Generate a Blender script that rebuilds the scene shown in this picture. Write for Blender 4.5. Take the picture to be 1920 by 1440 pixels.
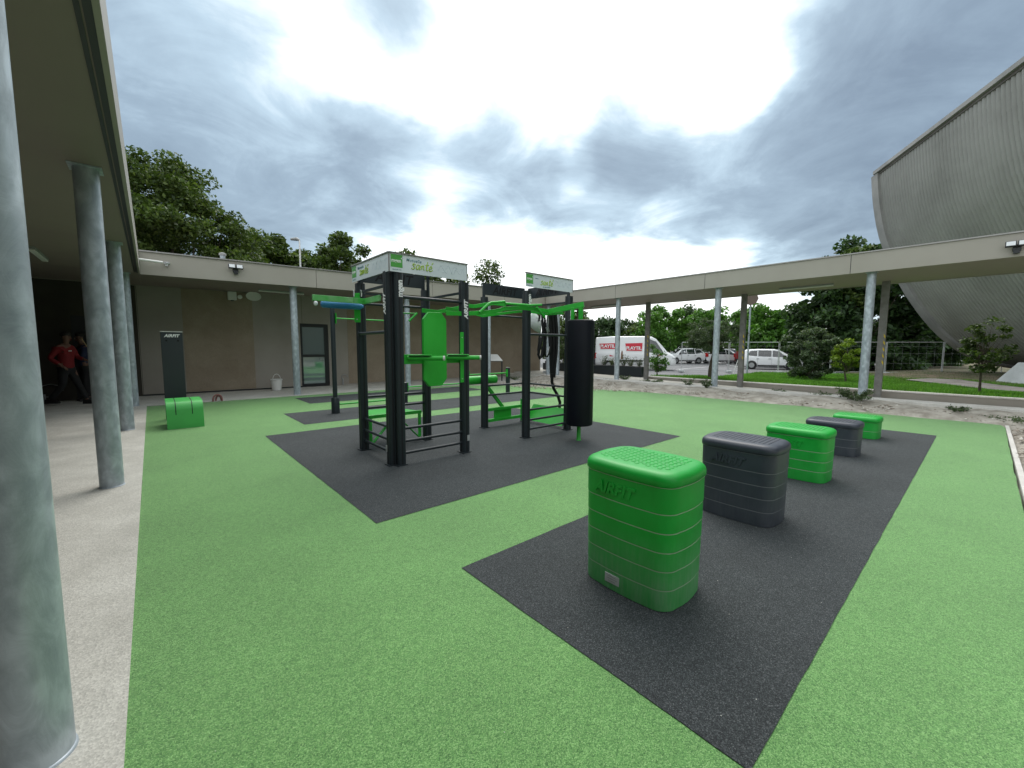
import bpy, math, random
import numpy as np
from mathutils import Vector, Matrix
R = math.radians
random.seed(7); RNG = np.random.default_rng(7)
S = bpy.context.scene
for o in list(bpy.data.objects): bpy.data.objects.remove(o)

# ------------------------------------------------------------------ camera
F, PITCH, ROLL, YAW, H = 772.08, R(-5.070), R(0.214), R(41.169), 1.45
fw = Vector((math.sin(YAW)*math.cos(PITCH), math.cos(YAW)*math.cos(PITCH), math.sin(PITCH)))
r0 = Vector((math.cos(YAW), -math.sin(YAW), 0)); u0 = r0.cross(fw)
rt = r0*math.cos(ROLL)+u0*math.sin(ROLL); up = u0*math.cos(ROLL)-r0*math.sin(ROLL)
cd = bpy.data.cameras.new('camera'); cam = bpy.data.objects.new('camera', cd)
S.collection.objects.link(cam); S.camera = cam
m = Matrix((rt, up, -fw)).transposed().to_4x4(); m.translation = (0, 0, H); cam.matrix_world = m
cd.sensor_width = 36; cd.lens = F/1920*36; cd.clip_start = .05; cd.clip_end = 2000
S.cycles.pixel_filter_width = 1.0
S.render.resolution_x, S.render.resolution_y = 1024, 768

def ray(x, y): return fw*F + rt*(x-960) - up*(y-720)
def G(x, y, z=0.):
    d = ray(x, y); t = (z-H)/d.z; return Vector((d.x*t, d.y*t, z))
def PL(x, y, ax, v):
    d = ray(x, y); t = v/d[ax]; return Vector((d.x*t, d.y*t, H+d.z*t))
def FAR(x, y, dist):
    d = ray(x, y); return d*(dist/math.hypot(d.x, d.y))+Vector((0, 0, H))

# ------------------------------------------------------------------ world: cloudy sky
SUN_EL, SUN_AZ = R(56), YAW+R(6)          # azimuth measured from +Y towards +X
W = bpy.data.worlds.new('World'); S.world = W; W.use_nodes = True
nt = W.node_tree; nt.nodes.clear()
def N(t, k, **kw):
    n = t.nodes.new(k)
    for a, b in kw.items(): setattr(n, a, b)
    return n
def L(t, a, b): t.links.new(a, b)
def MA(t, op, a, b=None, c=None, clamp=False):
    n = N(t, 'ShaderNodeMath', operation=op, use_clamp=clamp)
    for i, v in enumerate((a, b, c)):
        if v is None: continue
        if isinstance(v, (int, float)): n.inputs[i].default_value = v
        else: L(t, v, n.inputs[i])
    return n.outputs[0]
def VM(t, op, a, b=None, sc=None):
    n = N(t, 'ShaderNodeVectorMath', operation=op)
    for i, v in enumerate((a, b)):
        if v is None: continue
        if isinstance(v, (tuple, Vector)): n.inputs[i].default_value = tuple(v)
        else: L(t, v, n.inputs[i])
    if sc is not None: n.inputs[3].default_value = sc
    return n.outputs['Value'] if op in ('DOT_PRODUCT', 'LENGTH') else n.outputs[0]
def NZ(t, vec, scale, detail=4, rough=.55, dist=0., dim='3D'):
    n = N(t, 'ShaderNodeTexNoise', noise_dimensions=dim)
    L(t, vec, n.inputs['Vector']); n.inputs['Scale'].default_value = scale
    n.inputs['Detail'].default_value = detail; n.inputs['Roughness'].default_value = rough
    n.inputs['Distortion'].default_value = dist
    return n
def RAMP(t, fac, stops, interp='LINEAR'):
    n = N(t, 'ShaderNodeValToRGB'); cr = n.color_ramp; cr.interpolation = interp
    while len(cr.elements) < len(stops): cr.elements.new(.5)
    for e, (p, c) in zip(cr.elements, stops):
        e.position = p; e.color = (*c, 1) if len(c) == 3 else c
    L(t, fac, n.inputs[0]); return n.outputs[0]
def MIX(t, fac, a, b, mode='MIX'):
    n = N(t, 'ShaderNodeMix', data_type='RGBA', blend_type=mode)
    for s, v in ((n.inputs[0], fac), (n.inputs[6], a), (n.inputs[7], b)):
        if isinstance(v, (int, float)): s.default_value = v
        elif isinstance(v, tuple): s.default_value = (*v, 1) if len(v) == 3 else v
        else: L(t, v, s)
    return n.outputs[2]

tc = N(nt, 'ShaderNodeTexCoord'); dirn = VM(nt, 'NORMALIZE', tc.outputs['Generated'])
sep = N(nt, 'ShaderNodeSeparateXYZ'); L(nt, dirn, sep.inputs[0])
zz = MA(nt, 'ADD', MA(nt, 'MAXIMUM', sep.outputs[2], 0.), .16)
cmb = N(nt, 'ShaderNodeCombineXYZ')
L(nt, MA(nt, 'DIVIDE', sep.outputs[0], zz), cmb.inputs[0]); L(nt, MA(nt, 'DIVIDE', sep.outputs[1], zz), cmb.inputs[1])
plane = cmb.outputs[0]                                       # a flat cloud deck seen from below
n1 = NZ(nt, plane, 1.1, 8, .62, .3)
n2 = NZ(nt, plane, .45, 3, .5)
wn = NZ(nt, plane, 1.6, 5, .6)
warp = VM(nt, 'SCALE', VM(nt, 'SUBTRACT', wn.outputs['Color'], (.5, .5, .5)), sc=.14)
wdir = VM(nt, 'NORMALIZE', VM(nt, 'ADD', dirn, warp))
# cloud banks: direction, angular radius (degrees), weight
BANKS = [(280, 170, 16, .60), (430, 240, 12, .55), (560, 300, 9, .50), (250, 330, 12, .30), (620, 352, 5, .35), (700, 345, 5, .40),
         (770, 345, 5.5, .50), (850, 350, 5, .50), (930, 365, 5, .55), (1010, 378, 5, .60), (1090, 378, 5, .60), (1170, 372, 5.5, .60), (1260, 368, 5.5, .60), (1350, 362, 6, .60), (1440, 362, 6, .60), (1530, 362, 6.5, .60), (1620, 365, 6, .50), (1700, 340, 9, .40),
         (1100, 250, 4, .45), (1180, 262, 4, .40), (1240, 245, 4.5, .50), (1330, 275, 4.5, .40), (1160, 320, 5, .30), (745, 30, 4.5, .42), (770, 80, 3, .35), (690, 62, 3.6, .40), (955, 150, 3.8, .55), (985, 110, 2.6, .3), (930, 240, 4, .35), (960, 290, 5, .35), (850, 165, 3, .2),
         (1560, 190, 6, .42), (1640, 120, 7, .45), (1850, 60, 12, .60), (1720, 250, 8, .45), (1580, 50, 5, .35), (1620, 290, 6, .40), (1330, 118, 3.2, .3), (1800, 200, 9, .35)]
HOLES = [(560, 140, 8, .5), (800, 220, 6, .45), (860, 60, 6, .45), (1160, 90, 10, .5), (1400, 150, 8, .5), (1400, 225, 4.5, .55), (1490, 215, 4, .5), (1085, 318, 2.2, .75), (1020, 200, 4, .4),
         (640, 405, 4, .5), (760, 425, 5, .6), (900, 450, 6, .6), (1030, 460, 6, .6), (1160, 458, 6, .6), (1300, 455, 6, .55), (1440, 448, 4, .3), (420, 20, 9, .6), (640, 180, 5, .4), (1640, 215, 2.5, .3), (1640, 430, 3, .2)]
acc = None
for lst, sg in ((BANKS, 1), (HOLES, -1)):
    for (px, py, rad, w) in lst:
        v = ray(px, py).normalized()
        d = VM(nt, 'DOT_PRODUCT', wdir, v)
        mr = N(nt, 'ShaderNodeMapRange', interpolation_type='SMOOTHSTEP')
        L(nt, d, mr.inputs[0]); mr.inputs[1].default_value = math.cos(R(rad*1.85)); mr.inputs[2].default_value = math.cos(R(rad*.1))
        mr.inputs[3].default_value = 0; mr.inputs[4].default_value = w*sg
        acc = mr.outputs[0] if acc is None else MA(nt, 'ADD', acc, mr.outputs[0])
# away from the view the deck is plain noise
n3 = NZ(nt, plane, 2.3, 8, .6, .8)
accs = MA(nt, 'DIVIDE', acc, MA(nt, 'ADD', MA(nt, 'ABSOLUTE', acc), 1.))
dens = MA(nt, 'ADD', MA(nt, 'MULTIPLY', accs, 1.02), MA(nt, 'MULTIPLY', MA(nt, 'SUBTRACT', n1.outputs[0], .47), .8))
dens = MA(nt, 'ADD', dens, MA(nt, 'MULTIPLY', MA(nt, 'SUBTRACT', n3.outputs[0], .5), .72))
dens = MA(nt, 'ADD', dens, MA(nt, 'MULTIPLY', MA(nt, 'SUBTRACT', n2.outputs[0], .5), .3))
cloud = RAMP(nt, dens, [(0., (12.0, 12.4, 12.5)), (.10, (9.4, 10.4, 10.8)), (.26, (6.6, 7.8, 8.5)), (.40, (4.3, 5.6, 6.6)), (.60, (2.75, 3.65, 4.5)), (.88, (1.7, 2.3, 3.0))])
sky = N(nt, 'ShaderNodeTexSky', sky_type='NISHITA'); sky.sun_disc = False
sky.sun_elevation = SUN_EL; sky.sun_rotation = SUN_AZ; sky.air_density = 1.2; sky.dust_density = 2
skyc = MIX(nt, .9, sky.outputs[0], cloud)
bg = N(nt, 'ShaderNodeBackground'); L(nt, skyc, bg.inputs[0]); bg.inputs[1].default_value = .1
ow = N(nt, 'ShaderNodeOutputWorld'); L(nt, bg.outputs[0], ow.inputs[0])

sl = bpy.data.lights.new('sun', 'SUN'); sl.energy = 1.3; sl.angle = R(38); sl.color = (1, .96, .9)
so = bpy.data.objects.new('sun', sl); S.collection.objects.link(so)
sd = Vector((math.sin(SUN_AZ)*math.cos(SUN_EL), math.cos(SUN_AZ)*math.cos(SUN_EL), math.sin(SUN_EL)))
so.rotation_euler = sd.to_track_quat('Z', 'Y').to_euler(); so.location = (0, 0, 30)
S.view_settings.view_transform = 'Standard'; S.view_settings.look = 'None'
S.view_settings.exposure = 0.45; S.view_settings.gamma = 1

# ------------------------------------------------------------------ materials
MT = {}
def mat(name, base=(.5, .5, .5), rough=.6, metal=0., spec=.5, fn=None):
    m = bpy.data.materials.new(name); m.use_nodes = True; t = m.node_tree
    b = t.nodes['Principled BSDF']; b.inputs['Base Color'].default_value = (*base, 1)
    b.inputs['Roughness'].default_value = rough; b.inputs['Metallic'].default_value = metal
    b.inputs['Specular IOR Level'].default_value = spec
    c = N(t, 'ShaderNodeTexCoord').outputs['Object']
    if fn: fn(t, b, c)
    MT[name] = m; return m
def bump(t, b, h, st=.3, dist=.01):
    n = N(t, 'ShaderNodeBump'); n.inputs['Strength'].default_value = st; n.inputs['Distance'].default_value = dist
    L(t, h, n.inputs['Height']); L(t, n.outputs[0], b.inputs['Normal'])
def mottled(c1, c2, scale=3., detail=6, bs=.15, fine=60., bd=.004, rvar=None, stops=(.35, .65)):
    def fn(t, b, c):
        n = NZ(t, c, scale, detail, .6)
        L(t, RAMP(t, n.outputs[0], [(stops[0], c1), (stops[1], c2)]), b.inputs['Base Color'])
        f = NZ(t, c, fine, 4); bump(t, b, f.outputs[0], bs, bd)
        if rvar: L(t, RAMP(t, n.outputs[0], [(.3, (rvar[0],)*3), (.7, (rvar[1],)*3)]), b.inputs['Roughness'])
    return fn
def rubber(cols, big, fleck):
    def fn(t, b, c):
        v = N(t, 'ShaderNodeTexVoronoi'); L(t, c, v.inputs['Vector']); v.inputs['Scale'].default_value = 270; v.inputs['Randomness'].default_value = 1
        s = N(t, 'ShaderNodeSeparateColor'); L(t, v.outputs['Color'], s.inputs[0])
        g = RAMP(t, s.outputs[0], cols)
        n = NZ(t, c, 1.3, 5, .6); n3 = NZ(t, c, 26, 3, .6)
        g = MIX(t, 1., g, RAMP(t, n.outputs[0], [(.3, (big[0],)*3), (.7, (big[1],)*3)]), 'MULTIPLY')
        g = MIX(t, 1., g, RAMP(t, n3.outputs[0], [(.35, (.93,)*3), (.65, (1.07,)*3)]), 'MULTIPLY')
        v2 = N(t, 'ShaderNodeTexVoronoi'); L(t, c, v2.inputs['Vector']); v2.inputs['Scale'].default_value = 9
        g = MIX(t, MA(t, 'LESS_THAN', v2.outputs['Distance'], fleck), g, (.55, .55, .5))
        L(t, g, b.inputs['Base Color'])
        h = MA(t, 'ADD', MA(t, 'MULTIPLY', v.outputs['Distance'], -1.), MA(t, 'MULTIPLY', n3.outputs[0], .6))
        bump(t, b, h, .55, .004)
        b.inputs['Sheen Weight'].default_value = .2 if cols[0][1][1] > .1 else .06; b.inputs['Sheen Roughness'].default_value = .5
    return fn
mat('rubber_green', rough=.85, spec=.35, fn=rubber([(0, (.045, .14, .034)), (.3, (.10, .255, .07)), (.7, (.152, .345, .098)), (1, (.27, .48, .18))], (.9, 1.08), .018))
mat('rubber_black', rough=.85, spec=.3, fn=rubber([(0, (.013, .016, .018)), (.5, (.031, .037, .039)), (.85, (.062, .071, .074)), (1, (.13, .14, .142))], (.85, 1.15), .022))
def galv(t, b, c):
    mp = N(t, 'ShaderNodeMapping'); L(t, c, mp.inputs[0]); mp.inputs['Scale'].default_value = (1, 1, .55)
    v = N(t, 'ShaderNodeTexVoronoi', feature='SMOOTH_F1'); L(t, mp.outputs[0], v.inputs['Vector']); v.inputs['Scale'].default_value = 22
    s = N(t, 'ShaderNodeSeparateColor'); L(t, v.outputs['Color'], s.inputs[0])
    n = NZ(t, mp.outputs[0], 9, 9, .72, 1.); n4 = NZ(t, mp.outputs[0], 1.3, 3, .5)
    f = MA(t, 'ADD', MA(t, 'MULTIPLY', s.outputs[0], .22), MA(t, 'ADD', MA(t, 'MULTIPLY', n.outputs[0], .6), MA(t, 'MULTIPLY', n4.outputs[0], .25)))
    L(t, RAMP(t, f, [(.32, (.25, .29, .325)), (.5, (.36, .41, .45)), (.68, (.53, .59, .64))]), b.inputs['Base Color'])
    L(t, RAMP(t, f, [(.3, (.55,)*3), (.7, (.36,)*3)]), b.inputs['Roughness'])
    mp2 = N(t, 'ShaderNodeMapping'); L(t, c, mp2.inputs[0]); mp2.inputs['Scale'].default_value = (3, 3, 45)
    n5 = NZ(t, mp2.outputs[0], 1.6, 3, .6)
    bump(t, b, MA(t, 'ADD', MA(t, 'MULTIPLY', n5.outputs[0], .5), n.outputs[0]), .35, .004)
mat('galvanised_steel', rough=.45, metal=.2, fn=galv)
def concrete_fn(c1, c2, agg=.5, scale=2.):
    def fn(t, b, c):
        n = NZ(t, c, scale, 8, .65); v = N(t, 'ShaderNodeTexVoronoi'); L(t, c, v.inputs['Vector']); v.inputs['Scale'].default_value = 130
        s = N(t, 'ShaderNodeSeparateColor'); L(t, v.outputs['Color'], s.inputs[0])
        g = RAMP(t, n.outputs[0], [(.35, c1), (.65, c2)])
        g = MIX(t, agg, g, RAMP(t, s.outputs[1], [(0, (.45,)*3), (.5, (.95,)*3), (1, (1.5,)*3)]), 'MULTIPLY')
        L(t, g, b.inputs['Base Color']); f = NZ(t, c, 70, 4); bump(t, b, MA(t, 'ADD', f.outputs[0], v.outputs['Distance']), .35, .004)
    return fn
mat('rear_steel', rough=.6, metal=.1, fn=mottled((.17, .165, .155), (.24, .235, .225), 6, 5, .1, 60, .002))
mat('washed_concrete', rough=.85, fn=concrete_fn((.43, .42, .375), (.53, .52, .47), .34))
mat('kerb_concrete', rough=.85, fn=concrete_fn((.52, .50, .46), (.66, .64, .60), .2))
mat('light_concrete', rough=.8, fn=concrete_fn((.40, .42, .42), (.55, .57, .57), .2, 1.))
mat('path_gravel', rough=.95, fn=concrete_fn((.20, .18, .165), (.32, .30, .28), .6, 1.))
mat('asphalt', rough=.9, fn=concrete_fn((.15, .15, .155), (.22, .22, .225), .5, .4))
mat('earth', rough=.95, fn=mottled((.26, .235, .195), (.50, .465, .405), 3.5, 9, .8, 30, .03))
mat('dry_ground', rough=.95, fn=mottled((.065, .085, .03), (.19, .145, .10), 1.3, 9, .6, 20, .03))
mat('lawn_soil', rough=.95, fn=mottled((.09, .22, .03), (.15, .33, .05), 1.2, 6, .6, 40, .02))
mat('cladding', rough=.55, fn=mottled((.33, .305, .265), (.36, .335, .295), .7, 3, .04, 200, .001))
mat('soffit', rough=.6, fn=mottled((.25, .20, .18), (.27, .22, .195), .5, 3, .03, 120, .001))
def render_fn(c1, c2):
    def fn(t, b, c):
        n = NZ(t, c, 1.1, 8, .7, .4); n2 = NZ(t, c, 110, 3)
        g = RAMP(t, n.outputs[0], [(.3, c1), (.7, c2)])
        g = MIX(t, 1., g, RAMP(t, n2.outputs[0], [(.35, (.72,)*3), (.65, (1.2,)*3)]), 'MULTIPLY')
        L(t, g, b.inputs['Base Color']); bump(t, b, n2.outputs[0], .4, .004)
    return fn
mat('brown_render', rough=.9, fn=render_fn((.25, .20, .145), (.34, .285, .215)))
mat('grey_render', rough=.85, fn=mottled((.29, .265, .23), (.33, .305, .27), .9, 5, .1, 150, .002))
mat('shade_render', rough=.9, fn=mottled((.045, .04, .032), (.065, .058, .045), 1, 5, .2, 60, .003))  # wall render with the gallery's deep shade put into its colour
mat('dark_frame', (.012, .014, .017), .4)
def glass_fn(t, b, c): pass
mat('window_glass', (.30, .38, .38), .05, .55, 1.0)
mat('black_metal', (.018, .026, .031), .42, fn=lambda t, b, c: (L(t, RAMP(t, NZ(t, c, 4, 5).outputs[0], [(.3, (.36,)*3), (.7, (.52,)*3)]), b.inputs['Roughness']),))
mat('groove_black', (.006, .007, .009), .6)
mat('engrave', (.004, .004, .005), .8)
mat('green_paint', rough=.38, fn=mottled((.022, .37, .03), (.032, .44, .042), 2.5, 5, .05, 250, .001, (.32, .46)))
mat('bench_green', rough=.42, fn=mottled((.05, .40, .07), (.065, .45, .085), 2.5, 5, .05, 250, .001, (.36, .5)))
mat('green_dusty', rough=.5, fn=mottled((.05, .40, .06), (.20, .46, .20), 5, 5, .05, 250, .001))
def plyo(c1, c2, dust, dustc):
    def fn(t, b, c):
        s = N(t, 'ShaderNodeSeparateXYZ'); L(t, c, s.inputs[0])
        mp = N(t, 'ShaderNodeMapping'); L(t, c, mp.inputs[0]); mp.inputs['Scale'].default_value = (1, 1, .12)
        st = NZ(t, mp.outputs[0], 45, 3, .6); n = NZ(t, c, 7, 5, .6)
        # dust splashed on to the lowest modules, thinning out upwards
        zf = N(t, 'ShaderNodeMapRange'); L(t, s.outputs[2], zf.inputs[0])
        zf.inputs[1].default_value = .12; zf.inputs[2].default_value = .42; zf.inputs[3].default_value = 1; zf.inputs[4].default_value = 0
        d = MA(t, 'MULTIPLY', MA(t, 'MULTIPLY', zf.outputs[0], MA(t, 'MULTIPLY', MA(t, 'ADD', st.outputs[0], n.outputs[0]), MA(t, 'ADD', st.outputs[0], .45))), dust*1.9, clamp=True)
        g = RAMP(t, n.outputs[0], [(.3, c1), (.7, c2)])
        sp = NZ(t, c, 190, 2); d2 = MA(t, 'MULTIPLY', MA(t, 'GREATER_THAN', sp.outputs[0], .72), .35)
        g = MIX(t, d, g, dustc); g = MIX(t, d2, g, dustc)
        L(t, g, b.inputs['Base Color']); bump(t, b, NZ(t, c, 240, 2).outputs[0], .08, .001)
        L(t, MA(t, 'ADD', MA(t, 'MULTIPLY', n.outputs[0], .12), .36), b.inputs['Roughness'])
    return fn
mat('plyo_green', rough=.42, fn=plyo((.005, .32, .030), (.008, .40, .046), .30, (.17, .38, .19)))
mat('plyo_clean', rough=.42, fn=plyo((.005, .33, .03), (.008, .41, .045), .05, (.16, .36, .16)))
mat('plyo_grey', rough=.42, fn=plyo((.034, .041, .056), (.046, .054, .073), .10, (.14, .15, .16)))
mat('plyo_joint', (.35, .50, .33), .7)
mat('plyo_joint_grey', (.18, .19, .21), .7)
mat('bag_leather', rough=.5, spec=.25, fn=mottled((.002, .003, .007), (.003, .005, .010), 3, 3, .08, 90, .002))
mat('strap', (.008, .008, .009), .75); mat('strap_hook', (.55, .56, .58), .35, .8)
mat('white_print', (.82, .82, .82), .5)
mat('banner', rough=.35, fn=mottled((.62, .69, .72), (.68, .74, .77), 2, 3, .02, 100, .001))
mat('banner_line', (.42, .52, .58), .5); mat('banner_green', (.085, .36, .07), .4)
mat('script_green', (.34, .50, .05), .5); mat('script_blue', (.06, .20, .24), .5)
mat('alu_edge', (.30, .29, .28), .4, .6); mat('plastic_cap', (.62, .62, .6), .6)
mat('foam_blue', rough=.4, fn=mottled((.02, .16, .42), (.05, .26, .52), 4, 4, .1, 60, .002))
mat('poly_sheet', (.74, .76, .77), .6); mat('white_plastic', (.72, .72, .70), .45); mat('grey_plastic', (.30, .31, .31), .5)
mat('steel', (.50, .51, .52), .4, .3)
mat('plate_grey', (.50, .51, .51), .5)
mat('car_white', (.88, .89, .90), .22); mat('car_silver', (.42, .44, .46), .28, .5); mat('car_dark', (.03, .035, .05), .25); mat('car_red', (.35, .02, .02), .3)
mat('car_glass', (.015, .02, .024), .06, 0, 1.); mat('tyre', (.015, .015, .015), .8); mat('rim', (.45, .46, .47), .35, .7); mat('car_trim', (.02, .02, .022), .6)
mat('lamp_red', (.5, .02, .02), .25); mat('lamp_clear', (.7, .72, .74), .12); mat('sign_red', (.62, .015, .04), .4); mat('arch_white', (.74, .75, .75), .4)
mat('skin', (.16, .085, .06), .6); mat('hair', (.012, .009, .008), .7); mat('jacket_red', rough=.8, fn=mottled((.17, .007, .010), (.21, .010, .013), 9, 3, .2, 40, .005))
mat('trousers', (.012, .012, .014), .85); mat('shirt_navy', (.015, .022, .06), .85); mat('shoe', (.008, .008, .008), .6); mat('wood', (.50, .36, .20), .6)
mat('hazard_yellow', (.65, .48, .02), .5); mat('orange_plastic', (.70, .12, .03), .5); mat('sign_back', (.13, .095, .075), .6); mat('rust', (.22, .10, .05), .8); mat('hose_pink', (.28, .12, .11), .7)
mat('bark', rough=.9, fn=mottled((.06, .048, .035), (.13, .105, .08), 12, 5, .8, 40, .02))
mat('pebble', rough=.85, fn=lambda t, b, c: L(t, RAMP(t, N(t, 'ShaderNodeNewGeometry').outputs['Random Per Island'], [(0, (.22, .18, .14)), (.6, (.42, .37, .31)), (1, (.72, .69, .63))]), b.inputs['Base Color']))
def leaf(name, c1, c2, c3, tr=.3):
    m = bpy.data.materials.new(name); m.use_nodes = True; t = m.node_tree; b = t.nodes['Principled BSDF']
    g = N(t, 'ShaderNodeNewGeometry'); c = N(t, 'ShaderNodeTexCoord').outputs['Object']
    col = RAMP(t, g.outputs['Random Per Island'], [(0, c1), (.55, c2), (1, c3)])
    cl = NZ(t, c, .9, 3, .6)
    col = MIX(t, 1., col, RAMP(t, cl.outputs[0], [(.35, (.72,)*3), (.65, (1.25,)*3)]), 'MULTIPLY')
    L(t, col, b.inputs['Base Color']); b.inputs['Roughness'].default_value = .5; b.inputs['Specular IOR Level'].default_value = .35
    tl = N(t, 'ShaderNodeBsdfTranslucent'); L(t, MIX(t, 1., col, (1.2, 1.3, .6), 'MULTIPLY'), tl.inputs[0])
    mx = N(t, 'ShaderNodeMixShader'); mx.inputs[0].default_value = tr
    L(t, b.outputs[0], mx.inputs[1]); L(t, tl.outputs[0], mx.inputs[2]); L(t, mx.outputs[0], t.nodes['Material Output'].inputs[0])
    MT[name] = m
leaf('leaf_mid', (.034, .062, .014), (.062, .105, .022), (.13, .18, .05))
leaf('leaf_dark', (.022, .048, .017), (.038, .078, .027), (.075, .135, .045))
leaf('leaf_bright', (.05, .13, .02), (.085, .21, .03), (.15, .32, .05))
leaf('leaf_yellow', (.12, .20, .02), (.20, .30, .03), (.32, .42, .05))
leaf('leaf_olive', (.055, .085, .045), (.095, .14, .075), (.16, .21, .13))
leaf('leaf_weed', (.05, .085, .035), (.10, .15, .07), (.17, .21, .12))
leaf('blade', (.075, .19, .025), (.12, .28, .04), (.19, .38, .06))

# ------------------------------------------------------------------ mesh helpers
class MB:
    def __init__(s): s.v = []; s.f = []; s.mi = []; s.cur = 0
    def add(s, vs, fs):
        b = len(s.v); s.v += [tuple(v) for v in vs]; s.f += [[b+i for i in f] for f in fs]; s.mi += [s.cur]*len(fs); return s
    def box(s, x0, x1, y0, y1, z0, z1):
        return s.add([(x0,y0,z0),(x1,y0,z0),(x1,y1,z0),(x0,y1,z0),(x0,y0,z1),(x1,y0,z1),(x1,y1,z1),(x0,y1,z1)],
                     [(0,3,2,1),(4,5,6,7),(0,1,5,4),(1,2,6,5),(2,3,7,6),(3,0,4,7)])
    def cbox(s, c, sx, sy, sz, rot=None):
        M = rot if rot is not None else Matrix.Identity(3); c = Vector(c)
        vs = [c+M@Vector((a*sx/2, b*sy/2, d*sz/2)) for d in (-1,1) for a, b in ((-1,-1),(1,-1),(1,1),(-1,1))]
        return s.add(vs, [(0,3,2,1),(4,5,6,7),(0,1,5,4),(1,2,6,5),(2,3,7,6),(3,0,4,7)])
    def hexa(s, b4, t4):
        return s.add(list(b4)+list(t4), [(0,3,2,1),(4,5,6,7),(0,1,5,4),(1,2,6,5),(2,3,7,6),(3,0,4,7)])
    def bar(s, p0, p1, w, h, upv=(0,0,1)):
        p0, p1 = Vector(p0), Vector(p1); d = (p1-p0); ln = d.length; d.normalize()
        sd_ = d.cross(Vector(upv)).normalized(); u = sd_.cross(d)
        M = Matrix((d, sd_, u)).transposed(); return s.cbox((p0+p1)/2, ln, w, h, M)
    def tube(s, pts, r, n=12, caps=True):
        pts = [Vector(p) for p in pts]; rs = r if isinstance(r, (list, tuple)) else [r]*len(pts)
        vs, fs = [], []; prev = None
        for i, p in enumerate(pts):
            t = (pts[min(i+1, len(pts)-1)]-pts[max(i-1, 0)]).normalized()
            if prev is None:
                a = t.cross(Vector((0,0,1)) if abs(t.z) < .9 else Vector((1,0,0))).normalized()
            else: a = (prev-t*prev.dot(t)).normalized()
            prev = a; b = t.cross(a)
            vs += [p+(a*math.cos(2*math.pi*k/n)+b*math.sin(2*math.pi*k/n))*rs[i] for k in range(n)]
        for i in range(len(pts)-1):
            for k in range(n):
                fs.append((i*n+k, i*n+(k+1)%n, (i+1)*n+(k+1)%n, (i+1)*n+k))
        if caps: fs.append(tuple(range(n-1, -1, -1))); fs.append(tuple((len(pts)-1)*n+k for k in range(n)))
        return s.add(vs, fs)
    def lathe(s, c, prof, n=24, sx=1., sy=1.):
        c = Vector(c); vs = [c+Vector((r*sx*math.cos(2*math.pi*k/n), r*sy*math.sin(2*math.pi*k/n), z)) for r, z in prof for k in range(n)]
        fs = [(i*n+k, i*n+(k+1)%n, (i+1)*n+(k+1)%n, (i+1)*n+k) for i in range(len(prof)-1) for k in range(n)]
        fs += [tuple(range(n-1, -1, -1)), tuple((len(prof)-1)*n+k for k in range(n))]
        return s.add(vs, fs)
    def prism(s, poly, o, ux, uy, th):
        o, ux, uy = Vector(o), Vector(ux), Vector(uy); nrm = ux.cross(uy).normalized()*th; k = len(poly)
        a = [o+ux*p[0]+uy*p[1] for p in poly]; vs = a+[p+nrm for p in a]
        return s.add(vs, [tuple(range(k-1, -1, -1)), tuple(range(k, 2*k))]+[(i, (i+1) % k, k+(i+1) % k, k+i) for i in range(k)])
    def text(s, body, o, ux, uy, size, shear=0., bold=0., depth=.003, align='LEFT', sp=1., wfac=1.):
        cu = bpy.data.curves.new('t', 'FONT'); cu.body = body; cu.size = size; cu.shear = shear; cu.offset = bold
        cu.extrude = depth; cu.align_x = align; cu.space_character = sp; cu.resolution_u = 3
        ob = bpy.data.objects.new('t', cu); S.collection.objects.link(ob)
        me = bpy.data.meshes.new_from_object(ob)
        o, ux, uy = Vector(o), Vector(ux), Vector(uy); nz = ux.cross(uy)
        s.add([o+ux*(v.co.x*wfac)+uy*v.co.y+nz*v.co.z for v in me.vertices], [tuple(p.vertices) for p in me.polygons])
        bpy.data.objects.remove(ob); bpy.data.curves.remove(cu); bpy.data.meshes.remove(me); return s

def newobj(name, mesh):
    o = bpy.data.objects.new(name, mesh); S.collection.objects.link(o); return o
def build(name, mb, mats, root=None, smooth=None, bevel=0., local=False, label=None):
    me = bpy.data.meshes.new(name)
    off = Vector(root.location) if (root is not None and not local) else Vector((0,0,0))
    while root is not None and root.parent is not None and not local:
        root_ = root; off = Vector((0,0,0)); p = root_
        while p is not None: off += Vector(p.location); p = p.parent
        break
    me.from_pydata([tuple(Vector(v)-off) for v in mb.v], [], mb.f)
    for m_ in (mats if isinstance(mats, (list, tuple)) else [mats]): me.materials.append(MT[m_])
    if max(mb.mi, default=0): me.polygons.foreach_set('material_index', mb.mi)
    if smooth is not None: me.shade_smooth(); me.set_sharp_from_angle(angle=R(smooth))
    me.update(); o = newobj(name, me); o.parent = root
    if bevel:
        b = o.modifiers.new('bevel', 'BEVEL'); b.width = bevel; b.segments = 2; b.limit_method = 'ANGLE'; b.angle_limit = R(40)
    if label: o['label'] = label
    return o
def thing(name, label, cat, loc=(0,0,0), group=None, rz=0.):
    o = newobj(name, None); o.location = loc; o.rotation_euler.z = rz; o['label'] = label; o['category'] = cat
    if group: o['group'] = group
    return o
def tag(o, label, cat, group=None, kind=None):
    o['label'] = label; o['category'] = cat
    if group: o['group'] = group
    if kind: o['kind'] = kind
    return o
def struct(name, mb, m_, **k):
    o = build(name, mb, m_, **k); o['kind'] = 'structure'; o['label'] = k.get('label') or name.replace('_', ' '); return o
def copy_tree(o, parent=None):
    c = o.copy(); S.collection.objects.link(c); c.parent = parent
    for ch in [x for x in bpy.data.objects if x.parent == o]: copy_tree(ch, c)
    return c

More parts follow.
